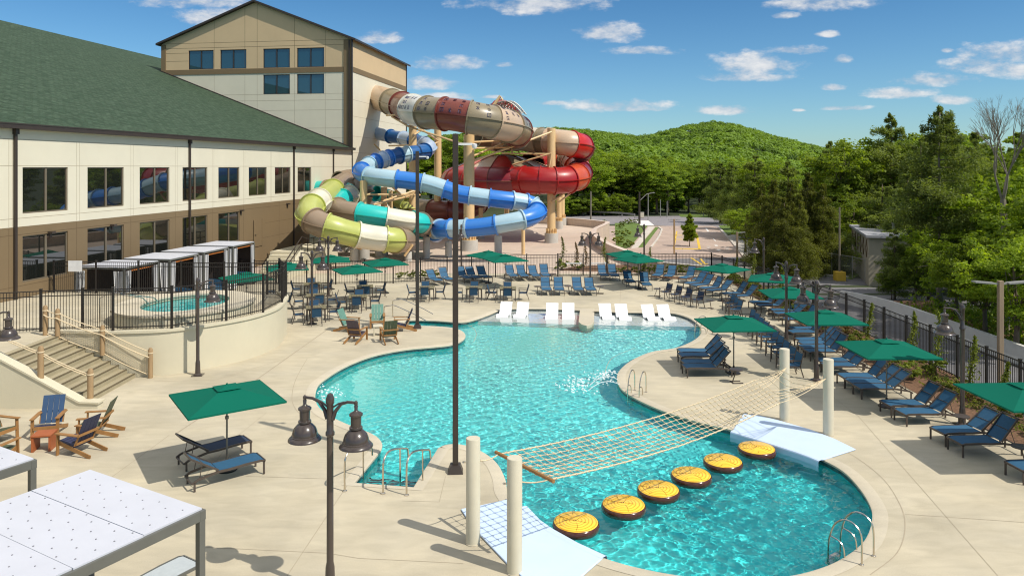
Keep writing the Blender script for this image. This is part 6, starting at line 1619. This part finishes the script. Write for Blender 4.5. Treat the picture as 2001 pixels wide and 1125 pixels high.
# wooded hill: thousands of crowns read as one mass
rng=np.random.default_rng(99); Cc=[];Nn=[];Ss=[];Tt=[]
cnt_=0
yy=176.0
while yy<915:
    sp=7.6*(1+.00025*(yy-176)); half=.62*yy
    xx=-.28*yy
    while xx<.78*yy:
        x=xx+rng.uniform(-3,3); y=yy+rng.uniform(-3,3); xx+=sp
        px=CX+F*x/y
        if px<770 or px>2060: continue
        if y>400 and px>1720 : continue
        z=G(x,y); ht=rng.uniform(6.5,10.5); dark=(math.sin(x*.02+y*.011)+math.sin(y*.023-x*.013+2)+rng.normal()*.5)>.75; r=rng.uniform(3.2,5.0)*(.72 if dark else 1)
        m_=int(95 if y>300 else 150); d=unit(rng.normal(size=(m_,3))); d[:,2]=np.abs(d[:,2])
        bump=1+.16*np.sin(d[:,0]*5+x)*np.sin(d[:,1]*5+y)
        pz=np.array([1,1,1.5 if dark else .8]); p=np.array([x,y,z+ht*(.35 if dark else .55)])+d*r*pz*(rng.uniform(.78,1.05,(m_,1))*bump[:,None]); Cc.append(p)
        Nn.append(unit(d+np.array([0,0,.35])+rng.normal(size=(m_,3))*.30)); Ss.append(rng.uniform(.5,.95,m_)*(1.1 if y>300 else .75)*(.8 if dark else 1)); Tt.append(np.clip((.08 if dark else rng.uniform(.4,1.0))+rng.normal(size=m_)*.1,0,1)); cnt_+=1
    yy+=sp*.9
d=leaves(np.concatenate(Cc),np.concatenate(Ss),np.concatenate(Nn),np.concatenate(Tt),rng,.8)
fo_=bpy.data.objects.new('forest',npmesh('forest',d[0],d[1],M['fol_hill'],d[2])); COL.objects.link(fo_); fo_['kind']='stuff'; tag(fo_,'dense mixed forest covering the far hill','forest')
print('forest crowns',cnt_)
for px,py,w in ((1580,289,2.2),(1465,262,1.5)):
    dd_=820; q=D(px,py,dd_); t=thing('rock_outcrop','pale rock outcrop on the %s of the hill'%('right shoulder' if px>1500 else 'upper slope'),'rock',q)
    mb=MB(); rr=random.Random(px)
    for _ in range(7): mb.cbox((rr.uniform(-4,4)*w/2,rr.uniform(-2,2),rr.uniform(-2,1.5)),(rr.uniform(2,5),3,rr.uniform(1.5,4)),rr.uniform(0,3),rr.uniform(-.5,.5),rr.uniform(-.5,.5))
    mb.build('rock', M['rock'], t)
# understory behind the barrier
rng=np.random.default_rng(4); n_=26000; x=rng.uniform(22.3,34,n_); y=rng.uniform(14,56,n_); z=np.abs(rng.normal(size=n_))*.9*(.5+.5*np.sin(x*1.7+y)*np.sin(y*.9))+(-.3)
k_=~((x<31)&(y>43)); x=x[k_]; y=y[k_]; z=z[k_]; n_=len(x)
d=leaves(np.stack([x,y,z],1),rng.uniform(.06,.16,n_),unit(rng.normal(size=(n_,3))+np.array([0,0,.8])),rng.uniform(0,1,n_),rng)
uo=bpy.data.objects.new('undergrowth',npmesh('undergrowth',d[0],d[1],M['fol_dec2'],d[2])); COL.objects.link(uo); uo['kind']='stuff'; tag(uo,'low green undergrowth behind the concrete barrier','undergrowth')

# ------------------------------------------------------------ sky, sun, camera
SUN=Vector((.553,-.328,.766)).normalized()
W=bpy.data.worlds.new('World'); SC.world=W; W.use_nodes=True; nt=W.node_tree; L=nt.links; bg=nt.nodes['Background']
sky=N(nt,'ShaderNodeTexSky',sky_type='NISHITA'); sky.sun_disc=False; sky.sun_elevation=math.asin(SUN.z); sky.sun_rotation=math.atan2(SUN.x,SUN.y); sky.air_density=1.0; sky.dust_density=.4; sky.ozone_density=2.2; sky.altitude=100
def MT(op,a,b=None,c=None):
    n_=N(nt,'ShaderNodeMath',operation=op)
    for i,x in enumerate((a,b,c)):
        if x is None: continue
        if isinstance(x,(int,float)): n_.inputs[i].default_value=x
        else: L.new(x,n_.inputs[i])
    return n_.outputs[0]
tc=N(nt,'ShaderNodeTexCoord'); sx=N(nt,'ShaderNodeSeparateXYZ'); L.new(tc.outputs['Generated'],sx.inputs[0])
yc=MT('MAXIMUM',sx.outputs[1],.02); U=MT('DIVIDE',sx.outputs[0],yc); V=MT('DIVIDE',sx.outputs[2],yc)
cb=N(nt,'ShaderNodeCombineXYZ'); L.new(U,cb.inputs[0]); L.new(MT('MULTIPLY',V,2.2),cb.inputs[1])
def nz(s,dt,ro=.6):
    n_=N(nt,'ShaderNodeTexNoise'); n_.inputs['Scale'].default_value=s; n_.inputs['Detail'].default_value=dt; n_.inputs['Roughness'].default_value=ro; L.new(cb.outputs[0],n_.inputs['Vector']); return n_.outputs[0]
n1=nz(17,7,.62); n2=nz(55,4)
CL=[(1045,8,118,26),(1190,66,62,20),(1255,101,62,9),(870,126,66,15),(740,75,36,13),(380,4,110,16),(410,36,60,20),(1475,130,72,26),(1455,152,80,10),(1560,100,52,10),(1600,8,95,16),(1535,31,22,8),(1617,67,18,7),(1205,208,88,14),(1420,217,60,10),(1650,212,42,6),(1630,172,22,7),(1755,183,62,11),(1830,158,75,14),(1860,197,40,10),(1915,130,62,20),(1960,108,75,22),(1980,140,60,16),(840,165,52,14),(985,127,17,6),(1645,118,18,9),(1075,202,30,5),(960,190,22,4),(1560,216,10,3),(1850,100,12,5),(860,190,60,8),(1240,214,60,6)]
Fd=None
for px,py,a,b in CL:
    du=MT('DIVIDE',MT('SUBTRACT',U,(px-CX)/F),a*1.3/F); v0=(HY-py)/F
    dv=MT('DIVIDE',MT('SUBTRACT',V,v0),b*1.25/F)
    dv=MT('MULTIPLY',dv,MT('ADD',1.0,MT('MULTIPLY',MT('LESS_THAN',dv,0.0),.45)))
    f_=MT('SUBTRACT',1.0,MT('ADD',MT('MULTIPLY',du,du),MT('MULTIPLY',dv,dv)))
    Fd=f_ if Fd is None else MT('MAXIMUM',Fd,f_)
Fd=MT('MAXIMUM',Fd,-2.0)
al=MT('ADD',MT('ADD',Fd,MT('MULTIPLY',MT('SUBTRACT',n1,.55),4.0)),MT('MULTIPLY',MT('SUBTRACT',n2,.5),1.3))
mr=N(nt,'ShaderNodeMapRange',interpolation_type='SMOOTHSTEP'); mr.inputs[1].default_value=-.3; mr.inputs[2].default_value=1.15; mr.inputs[3].default_value=0; mr.inputs[4].default_value=.85; L.new(al,mr.inputs[0])
alpha=MT('MULTIPLY',mr.outputs[0],MT('GREATER_THAN',sx.outputs[1],.05))
cr_=N(nt,'ShaderNodeValToRGB'); L.new(n1,cr_.inputs[0]); e=cr_.color_ramp.elements; e[0].position=.42; e[0].color=(3.6,4.0,4.6,1); e[1].position=.68; e[1].color=(6.2,6.1,6.0,1)
el=N(nt,'ShaderNodeMapRange'); el.inputs[1].default_value=.0; el.inputs[2].default_value=.24; L.new(sx.outputs[2],el.inputs[0])
tr2=N(nt,'ShaderNodeMixRGB'); L.new(el.outputs[0],tr2.inputs[0]); tr2.inputs[1].default_value=(.54,.75,.87,1); tr2.inputs[2].default_value=(.28,.54,.72,1)
tint=N(nt,'ShaderNodeMixRGB',blend_type='MULTIPLY'); tint.inputs[0].default_value=1; L.new(sky.outputs[0],tint.inputs[1]); L.new(tr2.outputs[0],tint.inputs[2])
mx=N(nt,'ShaderNodeMixRGB'); L.new(alpha,mx.inputs[0]); L.new(tint.outputs[0],mx.inputs[1]); L.new(cr_.outputs[0],mx.inputs[2])
n3=N(nt,'ShaderNodeTexNoise'); n3.inputs['Scale'].default_value=3.2; n3.inputs['Detail'].default_value=6; L.new(tc.outputs['Generated'],n3.inputs['Vector'])  # bright cloud cover added overhead, above the frame, as neutral fill light
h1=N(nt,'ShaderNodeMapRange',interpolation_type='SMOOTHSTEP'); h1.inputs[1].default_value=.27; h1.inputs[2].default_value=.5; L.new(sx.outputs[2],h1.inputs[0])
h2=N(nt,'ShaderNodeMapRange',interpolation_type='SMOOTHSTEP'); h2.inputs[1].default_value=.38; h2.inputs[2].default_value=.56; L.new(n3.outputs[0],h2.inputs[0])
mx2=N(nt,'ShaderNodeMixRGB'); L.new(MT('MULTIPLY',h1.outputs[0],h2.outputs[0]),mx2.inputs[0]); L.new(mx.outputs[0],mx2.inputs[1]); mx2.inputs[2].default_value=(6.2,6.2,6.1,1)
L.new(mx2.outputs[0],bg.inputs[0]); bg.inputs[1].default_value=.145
ld=bpy.data.lights.new('sun','SUN'); ld.energy=4.35; ld.angle=R(.5); ld.color=(1,.935,.83); so=bpy.data.objects.new('sun',ld); COL.objects.link(so); so.rotation_euler=SUN.to_track_quat('Z','Y').to_euler()
ld.cycles.is_caustics_light=True
cam=bpy.data.cameras.new('camera'); cam.sensor_width=36; cam.lens=36*F/2001; cam.shift_y=-(562.5-HY)/2001; cam.clip_end=9000; cam.clip_start=.1
cobj=bpy.data.objects.new('camera',cam); COL.objects.link(cobj); cobj.location=(0,0,CH); cobj.rotation_euler=(R(90),0,0); SC.camera=cobj
SC.view_settings.view_transform='Standard'; SC.view_settings.look='None'; SC.view_settings.exposure=.0; SC.view_settings.gamma=1
cy=SC.cycles; cy.filter_width=1.15; cy.use_denoising=True; cy.max_bounces=10; cy.transparent_max_bounces=24; cy.transmission_bounces=8; cy.glossy_bounces=4; cy.diffuse_bounces=3; cy.caustics_reflective=False; cy.sample_clamp_indirect=6
try: cy.denoiser='OPENIMAGEDENOISE'
except Exception: pass
